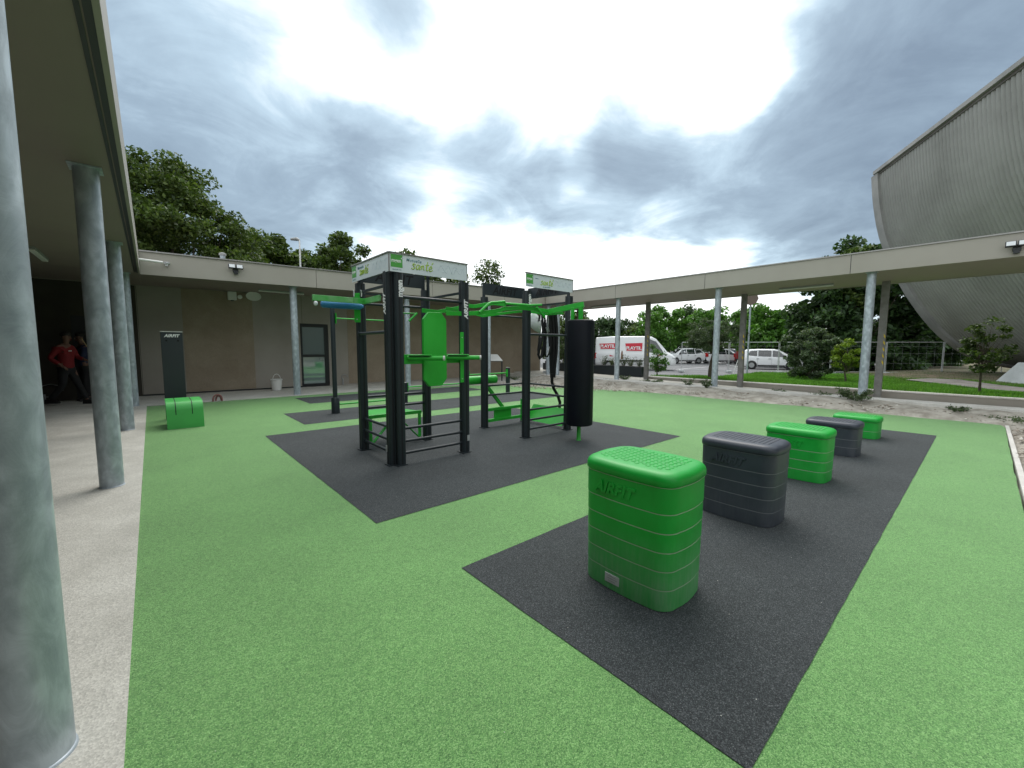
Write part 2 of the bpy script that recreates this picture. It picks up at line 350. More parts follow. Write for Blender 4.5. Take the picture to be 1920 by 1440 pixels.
# ------------------------------------------------------------------ ground and setting
def sheet(x0, x1, y0, y1, z, step=None, zf=None):
    mb = MB()
    if not step: return mb.add([(x0,y0,z),(x1,y0,z),(x1,y1,z),(x0,y1,z)], [(0,1,2,3)])
    nx, ny = max(1, int((x1-x0)/step)), max(1, int((y1-y0)/step))
    vs = []
    for j in range(ny+1):
        for i in range(nx+1):
            x = x0+(x1-x0)*i/nx; y = y0+(y1-y0)*j/ny; vs.append((x, y, z+(zf(x, y) if zf else 0)))
    return mb.add(vs, [(j*(nx+1)+i, j*(nx+1)+i+1, (j+1)*(nx+1)+i+1, (j+1)*(nx+1)+i) for j in range(ny) for i in range(nx)])
struct('ground', sheet(-300, 600, -300, 600, -.42), 'dry_ground', label='dry open ground reaching to the horizon')
# the turf outline (safety surfacing), slightly wavy edges
TO = [(-.16,-.34),(-.16,3),(-.15,6),(-.17,9),(-.15,13.22),(1.9,13.25),(3.2,13.3),(5,13.3),(7.6,13.28),(8.9,13.1),(9.9,12.2),(10.7,10.9),(11.55,9.1),(12.05,8.0),(12.2,7.0),(12.28,5.7),(12.45,4.5),(12.6,3.1),(12.6,2.0),(12.5,.6),(12.4,-.05),(12.25,-.3),(11.9,-.35),(7.8,-.33),(4,-.34)]
mb = MB(); tp = []
for i, p in enumerate(TO):
    q = TO[(i+1) % len(TO)]; d = math.dist(p, q); n = max(1, int(d/.18))
    for k in range(n): tp.append((p[0]+(q[0]-p[0])*k/n+random.uniform(-.006,.006), p[1]+(q[1]-p[1])*k/n+random.uniform(-.006,.006)))
mb.prism(tp, (0,0,-.06), (1,0,0), (0,1,0), .06)
struct('turf', mb, 'rubber_green', label='light green rubber safety surfacing of the exercise court')
mb = MB(); mb.box(4.5, 12.15, -.40, -.352, -.1, .012); struct('edge_strip', mb, 'kerb_concrete', label='thin pale concrete strip along the near right turf edge')
def pad(pts, lab, z=.004):
    mb = MB(); out = []
    for i, p in enumerate(pts):
        q = pts[(i+1) % len(pts)]; n = max(1, int(math.dist(p, q)/.12))
        for k in range(n): out.append((p[0]+(q[0]-p[0])*k/n+random.uniform(-.002,.002), p[1]+(q[1]-p[1])*k/n+random.uniform(-.002,.002)))
    mb.add([(x, y, z) for x, y in out], [tuple(range(len(out)))])
    struct('rubber_pad', mb, 'rubber_black', label=lab)
pad([(1.47,.43),(9.85,.43),(9.85,2.17),(1.46,2.17)], 'dark grey rubber rectangle under the row of jump boxes')
pad([(1.32,3.2),(6.5,3.2),(6.5,7.6),(1.32,7.6)], 'dark grey rubber rectangle under the climbing rig')
pad([(2.08,8.25),(9.02,8.25),(9.02,9.9),(2.08,9.9)], 'dark grey rubber strip under the push up bars')
pad([(2.98,11.23),(8.55,11.23),(8.55,12.7),(2.98,12.7)], 'dark grey rubber strip nearest the back building')

WX = -2.3                                                   # left wing wall
mb = MB(); mb.box(WX-.5, -.150, -12, 17, -.3, .006); mb.box(-.1495, 13.4, 13.31, 17, -.3, .006); mb.box(13.402, 14.05, 13.61, 17, -.3, .15); mb.hexa([(13.402,13.31,-.3),(13.498,13.31,-.3),(13.498,17,-.3),(13.402,17,-.3)], [(13.402,13.31,.01),(13.498,13.31,.148),(13.498,17,.148),(13.402,17,.01)])
struct('pavement', mb, 'washed_concrete', label='pale washed concrete walkway under the canopies')
# planting bed of bare earth
def bedz(x, y):
    n = .03*math.sin(x*3.1+y*1.7)+.025*math.sin(y*4.3-x*2.2)+.018*math.sin(x*9+y*7)+random.uniform(-.018,.018)
    up_ = max(0., min(1., (x-12.1)/1.0)) if y > -.4 else max(0., min(1., (x-12.1)/1.0))
    e = -.05 if (x < 12.15 and -.3 < y < 13) else 0.
    return n*.8+.15*up_+e
def inset(x, y):
    return x < (12.2 if y < 7 else 12.2-(y-7)*.66)
mb = sheet(4, 13.52, -14, 13.3, 0, .14, lambda x, y: (-.07 if (inset(x, y) and y > -.42) else 0)+bedz(x, y))
struct('planting_bed', mb, 'earth', smooth=180, label='bare stony earth bed between turf and kerb')
mb = MB(); mb.box(13.5, 14.05, -16, 13.6, -.3, .2); struct('kerb', mb, 'kerb_concrete', bevel=.01, label='pale concrete kerb carrying the front canopy columns')
mb = MB(); mb.hexa([(14.052,-16,-.6),(16.3,-16,-.6),(16.3,18,-.4),(14.052,18,-.4)], [(14.052,-16,-.3),(16.3,-16,-.3),(16.3,18,.24),(14.052,18,.24)])
mb.box(14.052, 16.3, 18, 26, -.4, .2)
mb.hexa([(16.302,9.8,-.6),(17.7,9.8,-.6),(17.7,18,-.4),(16.302,18,-.4)], [(16.302,9.8,.11),(17.7,9.8,.11),(17.7,18,.24),(16.302,18,.24)])
struct('ramp', mb, 'washed_concrete', label='pale concrete walkway sloping down under the right canopy')
FLA, FLB = G(1276, 697, -.16), G(1658, 702, -.14)
def beyond(x, y): return ((x-FLA.x)*(FLA.y-FLB.y)+(y-FLA.y)*(FLB.x-FLA.x))/math.hypot(FLA.y-FLB.y, FLB.x-FLA.x)
def lawnz(x, y): return (-.6 if beyond(x, y) > .25 else 0)+(.0 if y > 1.5 else .02)+ .19-.345*max(0, min(1, (x-17)/7.)) + .012*math.sin(x*1.3)+.01*math.sin(y*2)
struct('lawn', sheet(16.55, 36, -22, 9.8, 0, .35, lawnz), 'lawn_soil', smooth=180, label='bright green lawn strip beyond the low wall')
struct('parking_lot', sheet(25.45, 95, -2, 80, -.2), 'asphalt', label='grey asphalt car park beyond the lawn')
struct('road', sheet(16.3, 25.46, 9.79, 80, -.196), 'asphalt', label='grey asphalt beside the planters')
mb = MB()
for a, b in (((1290,667),(1395,690)),((1256,683),(1330,679)),((1268,692),(1345,686)),((1256,672),(1300,671))):
    p, q = G(*a, -.17), G(*b, -.17); d = (q-p).normalized(); s_ = Vector((-d.y, d.x, 0))*.07
    mb.add([(v.x, v.y, -.192) for v in (p-s_, q-s_, q+s_, p+s_)], [(0,1,2,3)])
struct('parking_marking', mb, 'white_print', label='white painted bay lines of the car park')
# dry slope and path below the shell roof
def dryz(x, y): return -.21+.32*max(0, min(1, (x-27)/8.))*max(0, min(1, (7.-y)/5.))+.03*math.sin(x)*math.sin(y*.8)
struct('dry_slope', sheet(27.5, 75, -40, 6.0, 0, .6, dryz), 'dry_ground', smooth=180, label='dry brown and green slope in front of the shell hall')
mb = MB(); pp = [(1698,707),(1740,706.5),(1800,709),(1870,716),(1990,730),(1990,742),(1915,731),(1850,724),(1770,716)]
pts = [G(x, y, .02) for x, y in pp]; mb.add([(p.x, p.y, max(lawnz(p.x, p.y), dryz(p.x, p.y))+.055) for p in pts], [tuple(range(len(pts)))])
pth = struct('path', mb, 'path_gravel', label='grey gravel path curving towards the shell hall')

# gravel and grass ("stuff")
def scatter_mesh(name, V, Fc, m_, label, cat, kind='stuff'):
    me = bpy.data.meshes.new(name); V = np.asarray(V, np.float32).reshape(-1, 3); Fc = np.asarray(Fc, np.int32)
    k = Fc.shape[1]; me.vertices.add(len(V)); me.vertices.foreach_set('co', V.ravel())
    me.loops.add(Fc.size); me.loops.foreach_set('vertex_index', Fc.ravel())
    me.polygons.add(len(Fc)); me.polygons.foreach_set('loop_start', np.arange(0, Fc.size, k, dtype=np.int32))
    me.update(calc_edges=True); me.validate(); me.materials.append(MT[m_]); o = newobj(name, me)
    if label: tag(o, label, cat, kind=kind)
    return o
def stones(n, xr, yr, zf, smin, smax):
    V, Fc = [], []
    base = np.array([(1,0,0),(-1,0,0),(0,1,0),(0,-1,0),(0,0,.7),(0,0,-.7)])
    ff = np.array([(0,2,4),(2,1,4),(1,3,4),(3,0,4),(2,0,5),(1,2,5),(3,1,5),(0,3,5)])
    for i in range(n):
        x = RNG.uniform(*xr); y = RNG.uniform(*yr)
        if inset(x-.05, y) and y > -.42: continue
        s = smin*(smax/smin)**(RNG.random()**2.2)
        b = base*RNG.uniform(.6, 1.3, (6, 1))*s*np.array([1, RNG.uniform(.5, 1), .6]); a = RNG.uniform(0, 6.3)
        b = b@np.array([[math.cos(a), math.sin(a), 0], [-math.sin(a), math.cos(a), 0], [0, 0, 1]])
        Fc.append(ff+len(V)*6); V.append(b+np.array([x, y, zf(x, y)+s*.15]))
    return np.concatenate(V), np.concatenate(Fc)
V, Fc = stones(5200, (10.0, 13.1), (-1.5, 12.8), lambda x, y: .005+.13*max(0, min(1, (x-12.1))), .012, .055)
V2, F2 = stones(2600, (5.5, 13.1), (-3.2, -.36), lambda x, y: .01+.13*max(0, min(1, (x-12.1))), .012, .05)
scatter_mesh('gravel', np.concatenate([V, V2]), np.concatenate([Fc, F2+len(V)]), 'pebble', 'loose pale stones lying on the bare earth bed', 'gravel')
def blades(n, xr, yr, zf, h0, h1, w=.012):
    x = RNG.uniform(*xr, n); y = RNG.uniform(*yr, n); z = np.array([zf(a, b) for a, b in zip(x, y)])
    a = RNG.uniform(0, 6.3, n); h = RNG.uniform(h0, h1, n); ln = RNG.uniform(-.5, .5, (n, 2))*h[:, None]
    V = np.zeros((n, 3, 3)); V[:, 0] = np.c_[x-np.cos(a)*w, y-np.sin(a)*w, z-.01]; V[:, 1] = np.c_[x+np.cos(a)*w, y+np.sin(a)*w, z-.01]
    V[:, 2] = np.c_[x+ln[:, 0], y+ln[:, 1], z+h]; return V.reshape(-1, 3), np.arange(n*3).reshape(-1, 3)
V, Fc = blades(110000, (16.6, 34), (-5, 9.75), lawnz, .05, .12, .014)
def onpath(x, y):
    c = False
    for i in range(len(pts)):
        a, b = pts[i], pts[i-1]
        if (a.y > y) != (b.y > y) and x < (b.x-a.x)*(y-a.y)/(b.y-a.y)+a.x: c = not c
    return c
kp = [i for i in range(0, len(V), 3) if beyond(V[i][0], V[i][1]) < .2 and not onpath(V[i][0], V[i][1])]
V = np.concatenate([V[i:i+3] for i in kp]); Fc = np.arange(len(V)).reshape(-1, 3)
scatter_mesh('grass', V, Fc, 'blade', 'short bright grass growing on the lawn strip', 'grass')
V, Fc = blades(5000, (28, 36), (-6, 6), dryz, .02, .06, .010)
scatter_mesh('dry_grass', V, Fc, 'leaf_weed', 'thin dull grass on the slope by the shell hall', 'grass')

# low garden wall with pale cap
t = thing('garden_wall', 'low beige wall with pale cap holding up the lawn strip', 'wall', (16.3, -4, 0))
mb = MB(); mb.box(16.32, 16.52, -22, 9.75, -.6, .185); build('wall', mb, 'grey_render', t)
mb = MB(); mb.box(16.29, 16.55, -22, 9.78, .187, .225); build('cap', mb, 'kerb_concrete', t, bevel=.006)

# ------------------------------------------------------------------ buildings
def column(root, x, y, z0, z1, r=.095, square=False, hazard=False):
    mb = MB()
    if square:
        mb.box(x-.06, x+.06, y-.085, y+.085, z0, z1); mb.box(x-.068, x-.0605, y-.085, y-.06, z0, z1); mb.box(x-.068, x-.0605, y+.06, y+.085, z0, z1)
        c = build('column', mb, 'rear_steel', root)
    else:
        mb.tube([(x, y, z0), (x, y, z1)], r, 40); c = build('column', mb, 'galvanised_steel', root, smooth=50)
        mb = MB(); mb.lathe((x, y, z0+.005), [(r+.007, 0), (r+.006, .006), (r+.001, .012)], 40); build('weld_ring', mb, 'galvanised_steel', c, smooth=60)
        mb = MB(); mb.box(x-.12, x+.12, y-.12, y+.12, z1-.012, z1-.0015); build('head_plate', mb, 'galvanised_steel', c)
    if hazard:
        hb = MB()
        for k in range(5): hb.hexa([(x-.073, y-.083, z0+1.0+k*.19), (x-.0695, y-.083, z0+1.0+k*.19), (x-.0695, y-.045, z0+1.06+k*.19), (x-.073, y-.045, z0+1.06+k*.19)],
                                   [(x-.073, y-.083, z0+1.08+k*.19), (x-.0695, y-.083, z0+1.08+k*.19), (x-.0695, y-.045, z0+1.14+k*.19), (x-.073, y-.045, z0+1.14+k*.19)])
        o = build('hazard_stripe', hb, 'hazard_yellow', root); o.parent = c
    return c
# left gallery
zb0 = 3.17
t = thing('covered_gallery', 'beige flat roofed gallery on the left with a dark soffit and round steel columns', 'building', (-1.2, 4, 0))
mb = MB(); mb.box(WX-3, -.13, -12, 13.2, zb0, zb0+.46); build('roof', mb, 'soffit', t)
mb = MB(); mb.box(-.126, -.095, -12, 13.29, zb0-.03, zb0+.5); build('fascia', mb, 'cladding', t)
mb = MB(); mb.box(-.20, -.175, -12, 13.2, zb0-.006, zb0-.001); mb.box(-.165, -.128, -12, 13.2, zb0-.012, zb0-.001); build('drip_edge', mb, 'dark_frame', t)
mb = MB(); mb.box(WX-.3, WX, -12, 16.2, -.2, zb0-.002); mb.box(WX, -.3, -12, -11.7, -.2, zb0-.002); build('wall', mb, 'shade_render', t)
for y in (-1.7, 2.09, 5.86, 9.68, 13.42): column(t, -.38, y, 0, zb0)
# back building
def fz(x, top=False): return (3.68 if top else zb0)+(x+.1)*.0155
t = thing('back_building', 'low beige building at the back with brown wall panels and a glazed door', 'building', (6, 16, 0))
mb = MB(); mb.hexa([(-.1,13.33,fz(-.1)),(13.66,13.33,fz(13.7)),(13.66,22,fz(13.7)),(-.1,22,fz(-.1))], [(-.1,13.33,fz(-.1)+.4),(13.66,13.33,fz(13.7)+.4),(13.66,22,fz(13.7)+.4),(-.1,22,fz(-.1)+.4)])
mb.box(WX-.3, -.102, 13.21, 22, zb0+.0, zb0+.4)
build('roof', mb, 'soffit', t)
mb = MB(); jx = [-.093, 3.84, 7.8, 11.2, 13.6]
for a, b in zip(jx[:-1], jx[1:]):
    a += .006; b -= .006
    mb.hexa([(a,13.30,fz(a)-.02),(b,13.30,fz(b)-.02),(b,13.328,fz(b)-.02),(a,13.328,fz(a)-.02)], [(a,13.30,fz(a,1)),(b,13.30,fz(b,1)),(b,13.328,fz(b,1)),(a,13.328,fz(a,1))])
build('fascia', mb, 'cladding', t)
mb = MB()
mb.hexa([(-.09,13.26,fz(0,1)+.001),(13.6,13.26,fz(13.6,1)+.001),(13.6,13.5,fz(13.6,1)+.001),(-.09,13.5,fz(0,1)+.001)], [(-.09,13.26,fz(0,1)+.03),(13.6,13.26,fz(13.6,1)+.03),(13.6,13.5,fz(13.6,1)+.03),(-.09,13.5,fz(0,1)+.03)])
build('coping', mb, 'alu_edge', t)
mb = MB(); YB = 15.95
DX0, DX1, DZ = 4.0, 4.95, 2.27
for x0, x1, z0, z1 in ((WX, DX0, -.1, 3.3), (DX1, 16.0, -.1, 3.37), (DX0, DX1, DZ, 3.3)): mb.box(x0, x1, YB, YB+.3, z0, z1)
mb.box(WX, 13.4, YB+1.2, YB+1.3, 0, 3.2); mb.box(15.7, 16.0, YB+.3, 21.9, -.1, 3.35)
build('wall', mb, 'grey_render', t)
def panel(x0, x1, z0, z1, m_, nm='wall_panel'):
    mb = MB(); mb.box(x0, x1, YB-.012, YB-.001, z0, z1); build(nm, mb, m_, t)
xa, xb = PL(345, 640, 1, YB).x, PL(476, 640, 1, YB).x
panel(xa, xb, .06, 3.18, 'brown_render'); xa = PL(652, 640, 1, YB).x
mbx = MB(); mbx.box(WX, PL(262, 640, 1, YB).x-.02, YB-.010, YB-.001, .0, 3.15); build('wall_panel', mbx, 'shade_render', t)  # thin dark sheet painting the corner's shade over the back wall
panel(xa, 9.0, .06, 3.28, 'brown_render'); panel(9.02, 15.9, .06, 3.30, 'brown_render')
mb = MB()
for x, z0, z1 in ((PL(566, 600, 1, YB).x, DZ+.01, 3.2), (PL(262, 640, 1, YB).x, .05, 3.15)): mb.box(x-.004, x+.004, YB-.003, YB-.001, z0, z1)
mb.box(WX, DX0, YB-.004, YB-.001, .0, .05); build('joint', mb, 'dark_frame', t)
d = MB(); d.box(DX0, DX0+.07, YB+.02, YB+.1, .02, DZ); d.box(DX1-.14, DX1, YB+.02, YB+.1, .02, DZ); d.box(DX0+.07, DX1-.14, YB+.02, YB+.1, DZ-.12, DZ)
d.box(DX0+.07, DX1-.14, YB+.02, YB+.1, .02, .12); d.box(DX0+.07, DX1-.14, YB+.02, YB+.1, 1.08, 1.17)
dr = build('door', d, 'dark_frame', t, bevel=.004)
g = MB(); g.box(DX0+.07, DX1-.14, YB+.06, YB+.07, .12, 1.08); g.box(DX0+.07, DX1-.14, YB+.06, YB+.07, 1.17, DZ-.12); build('glass', g, 'window_glass', dr)
g = MB(); g.tube([(DX1-.2, YB+.02, 1.0), (DX1-.2, YB-.04, 1.0), (DX1-.32, YB-.04, 1.0)], .011, 8); build('handle', g, 'steel', dr, smooth=60)
# doorway in the dark corner of the gallery
xa, xb = PL(136, 640, 1, YB).x, PL(172, 640, 1, YB).x
d = MB(); d.box(xa, xb, YB-.02, YB-.002, .0, 2.25); build('door', d, 'dark_frame', t, label='plain dark door in the shaded corner')
for x in (3.27, 6.93, 10.6): column(t, x, 13.62, 0, fz(x))
# right canopy
t = thing('walkway_canopy', 'long beige flat canopy on the right standing on two rows of steel columns', 'canopy', (15, 2, 0))
CZ = 3.385
mb = MB(); mb.box(13.64, 16.62, -16, 20, CZ, CZ+.42); build('roof', mb, 'soffit', t)
mb = MB(); js = [13.27, 9.53, 6.11, 2.41, -1.3, -5, -8.7, -12.4, -16]
for a, b in zip(js[:-1], js[1:]): mb.box(13.61, 13.638, b+.007, a-.007, CZ-.02, CZ+.46)
mb.box(13.606, 13.66, 13.275, 13.297, CZ-.02, CZ+.46)
build('fascia', mb, 'cladding', t)
mb = MB(); mb.box(16.622, 16.65, -16, 20, CZ-.02, CZ+.46); build('rear_fascia', mb, 'cladding', t)
mb = MB(); mb.box(13.58, 13.85, -16, 13.2, CZ+.461, CZ+.49); build('coping', mb, 'alu_edge', t)
for y in js[1:5]:
    mb = MB(); mb.box(13.612, 13.64, y-.006, y+.006, CZ-.01, CZ+.45); build('joint', mb, 'dark_frame', t)
for y in (13.35, 9.57, 5.78, 2.02, -1.75, -5.5): column(t, 13.9, y, .2, CZ)
column(t, 14.0, 12.86, .2, CZ)
def rampz(y): return -.3+.54*(y+16)/34
for y in (9.57, 5.78, 2.0, -1.75): column(t, 16.08, y, rampz(y), CZ, square=True, hazard=True)
column(t, 16.08, 13.35, rampz(13.35), CZ, square=True)

# fixtures on the buildings
def striplight(p, q, z, lab):
    t = thing('strip_light', lab, 'light', ((p.x+q.x)/2, (p.y+q.y)/2, z), 'strip lights under the roofs')
    mb = MB(); mb.bar((p.x, p.y, z-.02), (q.x, q.y, z-.02), .10, .04); build('housing', mb, 'grey_plastic', t)
    mb = MB(); mb.bar((p.x, p.y, z-.055), (q.x, q.y, z-.055), .085, .03); build('diffuser', mb, 'white_plastic', t, bevel=.01)
a, b = G(483, 544, 3.2), G(570, 550, 3.2); a.y = b.y = 14.9
striplight(a, b, fz(3.2)-.002, 'long strip light on the soffit beside the steel column by the glazed door')
striplight(Vector((15.4, 4.5, 0)), Vector((15.4, 3.1, 0)), CZ-.002, 'strip light under the right canopy near the tall jump box row')
striplight(Vector((15.6, 12.2, 0)), Vector((15.6, 10.7, 0)), CZ-.002, 'strip light under the far end of the right canopy')
striplight(Vector((-1.47, 11.0, 0)), Vector((-1.47, 12.3, 0)), zb0-.002, 'strip light on the dark ceiling of the left gallery')
def floodlight(p, nrm, lab):
    nrm = Vector(nrm); sx = Vector((-nrm.y, nrm.x, 0)); t = thing('floodlight', lab, 'floodlight', p, 'twin floodlights on the roof edges')
    p = Vector(p); M = Matrix((sx, nrm, Vector((0,0,1)))).transposed()
    mb = MB(); mb.cbox(p+nrm*.04, .12, .08, .10, M); mb.cbox(p+nrm*.07-Vector((0,0,.07)), .09, .07, .07, M); mb.bar(p+nrm*.05, p+nrm*.11+Vector((0,0,.07)), .04, .04); build('sensor_box', mb, 'dark_frame', t, bevel=.008)
    for s in (-1, 1):
        c = p+nrm*.12+sx*(s*.085)+Vector((0,0,.09)); tl = Matrix.Rotation(-.35, 3, sx)
        mb = MB(); mb.cbox(c, .155, .05, .12, tl@M); h = build('lamp_head', mb, 'dark_frame', t, bevel=.008)
        mb = MB(); mb.cbox(c+(tl@M)@Vector((0,.028,0)), .125, .006, .09, tl@M); build('lens', mb, 'lamp_clear', h)
floodlight((1.81, 13.295, 3.46), (0,-1,0), 'black twin floodlight on the back fascia above the wall speaker')
floodlight((13.605, -.29, 3.52), (-1,0,0), 'black twin floodlight on the right canopy fascia at the photo edge')
t = thing('overflow_pipe', 'white pipe sticking out beside the corner of left gallery and back fascia', 'pipe', (.1, 13.2, 3.4))
mb = MB(); mb.tube([PL(256, 485.5, 1, 13.0), PL(305, 492, 1, 13.1)], .028, 14); build('tube', mb, 'white_plastic', t, smooth=50)
mb = MB(); mb.tube([PL(309, 493, 1, 13.2), PL(316, 494, 1, 13.29)], .035, 12); mb.cbox(PL(312, 496, 1, 13.24), .05, .05, .07); build('bracket', mb, 'steel', t, smooth=50)
t = thing('roof_vent', 'small grey vent pipe standing on the back roof', 'vent', (1.62, 13.9, 3.65))
mb = MB(); mb.tube([(1.62,13.9,3.6),(1.62,13.9,3.93)], .06, 16); build('pipe', mb, 'galvanised_steel', t, smooth=50)
mb = MB(); mb.lathe((1.62,13.9,3.93), [(.085,0),(.085,.05),(.04,.07)], 16); build('cap', mb, 'grey_plastic', t, smooth=40)
t = thing('alarm_box', 'white square alarm box high on the back wall', 'alarm box', (2.03, YB, 3.0))
c = PL(434.5, 554, 1, YB); mb = MB(); mb.box(c.x-.12, c.x+.12, YB-.10, YB-.014, c.z-.15, c.z+.12); build('case', mb, 'white_plastic', t, bevel=.02)
mb = MB(); mb.box(c.x-.04, c.x+.04, YB-.08, YB-.012, c.z-.18, c.z-.148); build('sensor', mb, 'dark_frame', t)
c = PL(449.5, 557, 1, YB); mb = MB(); mb.tube([(c.x,YB-.012,c.z),(c.x,YB-.05,c.z),(c.x,YB-.07,c.z)], [.065,.065,.03], 20)
tag(build('wall_detector', mb, 'white_plastic', smooth=40), 'small white oval detector between alarm box and speaker', 'detector')
c = PL(473.5, 556.5, 1, YB); t = thing('speaker', 'grey oval horn speaker on the back wall', 'speaker', (c.x, YB, c.z))
def oval(cx, y0, cz, prof):
    mb = MB(); n = 32; vs = [(cx+r*math.cos(2*math.pi*k/n)*1.0, y0-d_, cz+r*.68*math.sin(2*math.pi*k/n)) for r, d_ in prof for k in range(n)]
    fs = [(i*n+(k+1)%n, i*n+k, (i+1)*n+k, (i+1)*n+(k+1)%n) for i in range(len(prof)-1) for k in range(n)]+[tuple((len(prof)-1)*n+k for k in range(n))]
    return mb.add(vs, fs)
build('horn', oval(c.x, YB, c.z, [(.08,.02),(.17,.14),(.20,.17),(.19,.175),(.10,.10),(.06,.08)]), 'grey_plastic', t, smooth=40)
build('rim', oval(c.x, YB, c.z, [(.205,.165),(.215,.185),(.185,.185),(.18,.17)]), 'white_plastic', t, smooth=40)
mb = MB(); mb.lathe((c.x, YB-.11, c.z-.03), [(.03,0),(.045,.03),(.03,.06)], 16); build('driver', mb, 'white_plastic', t, smooth=50)

def hose(px, py, y, r, lab, pxs=1.):
    c = PL(px, py, 1, y); t = thing('hose_stub', lab, 'hose', (c.x, y, 0), 'grey hose loops on the back wall')
    mb = MB(); mb.tube([(c.x+r*math.cos(a)*pxs, y-.03+.004*k, c.z+r*math.sin(a)) for k, a in enumerate([2*math.pi*i/26 for i in range(27)])], .012, 8); build('loop', mb, 'grey_plastic', t, smooth=60)
    mb = MB(); mb.tube([(c.x-r*.7,y-.03,.02),(c.x-r*.7,y-.03,c.z-r*.5)], .03, 10); build('socket', mb, 'grey_plastic', t, smooth=60)
hose(646, 707, YB-.03, .10, 'thin grey hose loop on the brown wall panel right of the glazed door')
hose(95, 733, YB-.05, .17, 'grey hose loop low on the dark wall behind the front column', 1.3)
t = thing('paint_bucket', 'white plastic bucket with raised handle standing on the walkway by the back wall', 'bucket', (3.07, 15.35, 0))
mb = MB(); mb.lathe((3.07,15.35,.012), [(.135,0),(.165,.33)], 28); build('tub', mb, 'white_plastic', t, smooth=40)
mb = MB(); mb.lathe((3.07,15.35,.344), [(.178,0),(.18,.03),(.165,.04)], 28); build('lid', mb, 'white_plastic', t, smooth=40)
mb = MB(); mb.tube([(3.07+.165*math.cos(a)*.7, 15.35-.05, .35+.2*math.sin(a)) for a in [math.pi*i/14 for i in range(15)]], .009, 6); build('handle', mb, 'white_plastic', t, smooth=60)
t = thing('coiled_hose', 'short loop of dull red hose at the edge of the turf', 'hose', G(408, 752, 0))
c = G(408, 752, 0); mb = MB()
mb.tube([c+Vector((.10*math.cos(a), -.02, .17*math.sin(a)**.7 if a < math.pi else 0)) for a in [math.pi*i/14 for i in range(15)]], .022, 8)
mb.tube([c+Vector((.06*math.cos(a)+.03, .05, .13*math.sin(a)**.7)) for a in [math.pi*i/14 for i in range(15)]], .022, 8); build('loop', mb, 'hose_pink', t, smooth=60)

# ------------------------------------------------------------------ jump boxes
def rrect(hx, hy, r, n=7):
    out = []
    for cx, cy, a0 in ((hx-r, hy-r, 0), (-hx+r, hy-r, 90), (-hx+r, -hy+r, 180), (hx-r, -hy+r, 270)):
        for k in range(n+1):
            a = R(a0+90*k/n); x, y = cx+r*math.cos(a), cy+r*math.sin(a)
            if k == n:
                out.append((x, y)); nx_, ny_ = {0: (-1, 1), 90: (-1, -1), 180: (1, -1), 270: (1, 1)}[a0]
                if a0 in (0, 180): L_ = 2*(hx-r); out += [(x-math.copysign(L_*q, x if False else nx_*-1)*1.0, y+math.copysign(.012*4*q*(1-q), y)) for q in (.25, .5, .75)]
                else: L_ = 2*(hy-r); out += [(x+math.copysign(.012*4*q*(1-q), x), y+math.copysign(L_*q, -y)) for q in (.25, .5, .75)]
            else: out.append((x, y))
    return out
def ring_solid(mb, levels):
    n = None; vs = []; fs = []
    for hx, hy, r, z in levels:
        p = rrect(hx, hy, r); n = len(p); vs += [(x, y, z) for x, y in p]
    for i in range(len(levels)-1):
        for k in range(n): fs.append((i*n+k, i*n+(k+1)%n, (i+1)*n+(k+1)%n, (i+1)*n+k))
    fs += [tuple(range(n-1, -1, -1)), tuple((len(levels)-1)*n+k for k in range(n))]; mb.add(vs, fs)
HX, HY = .235, .30
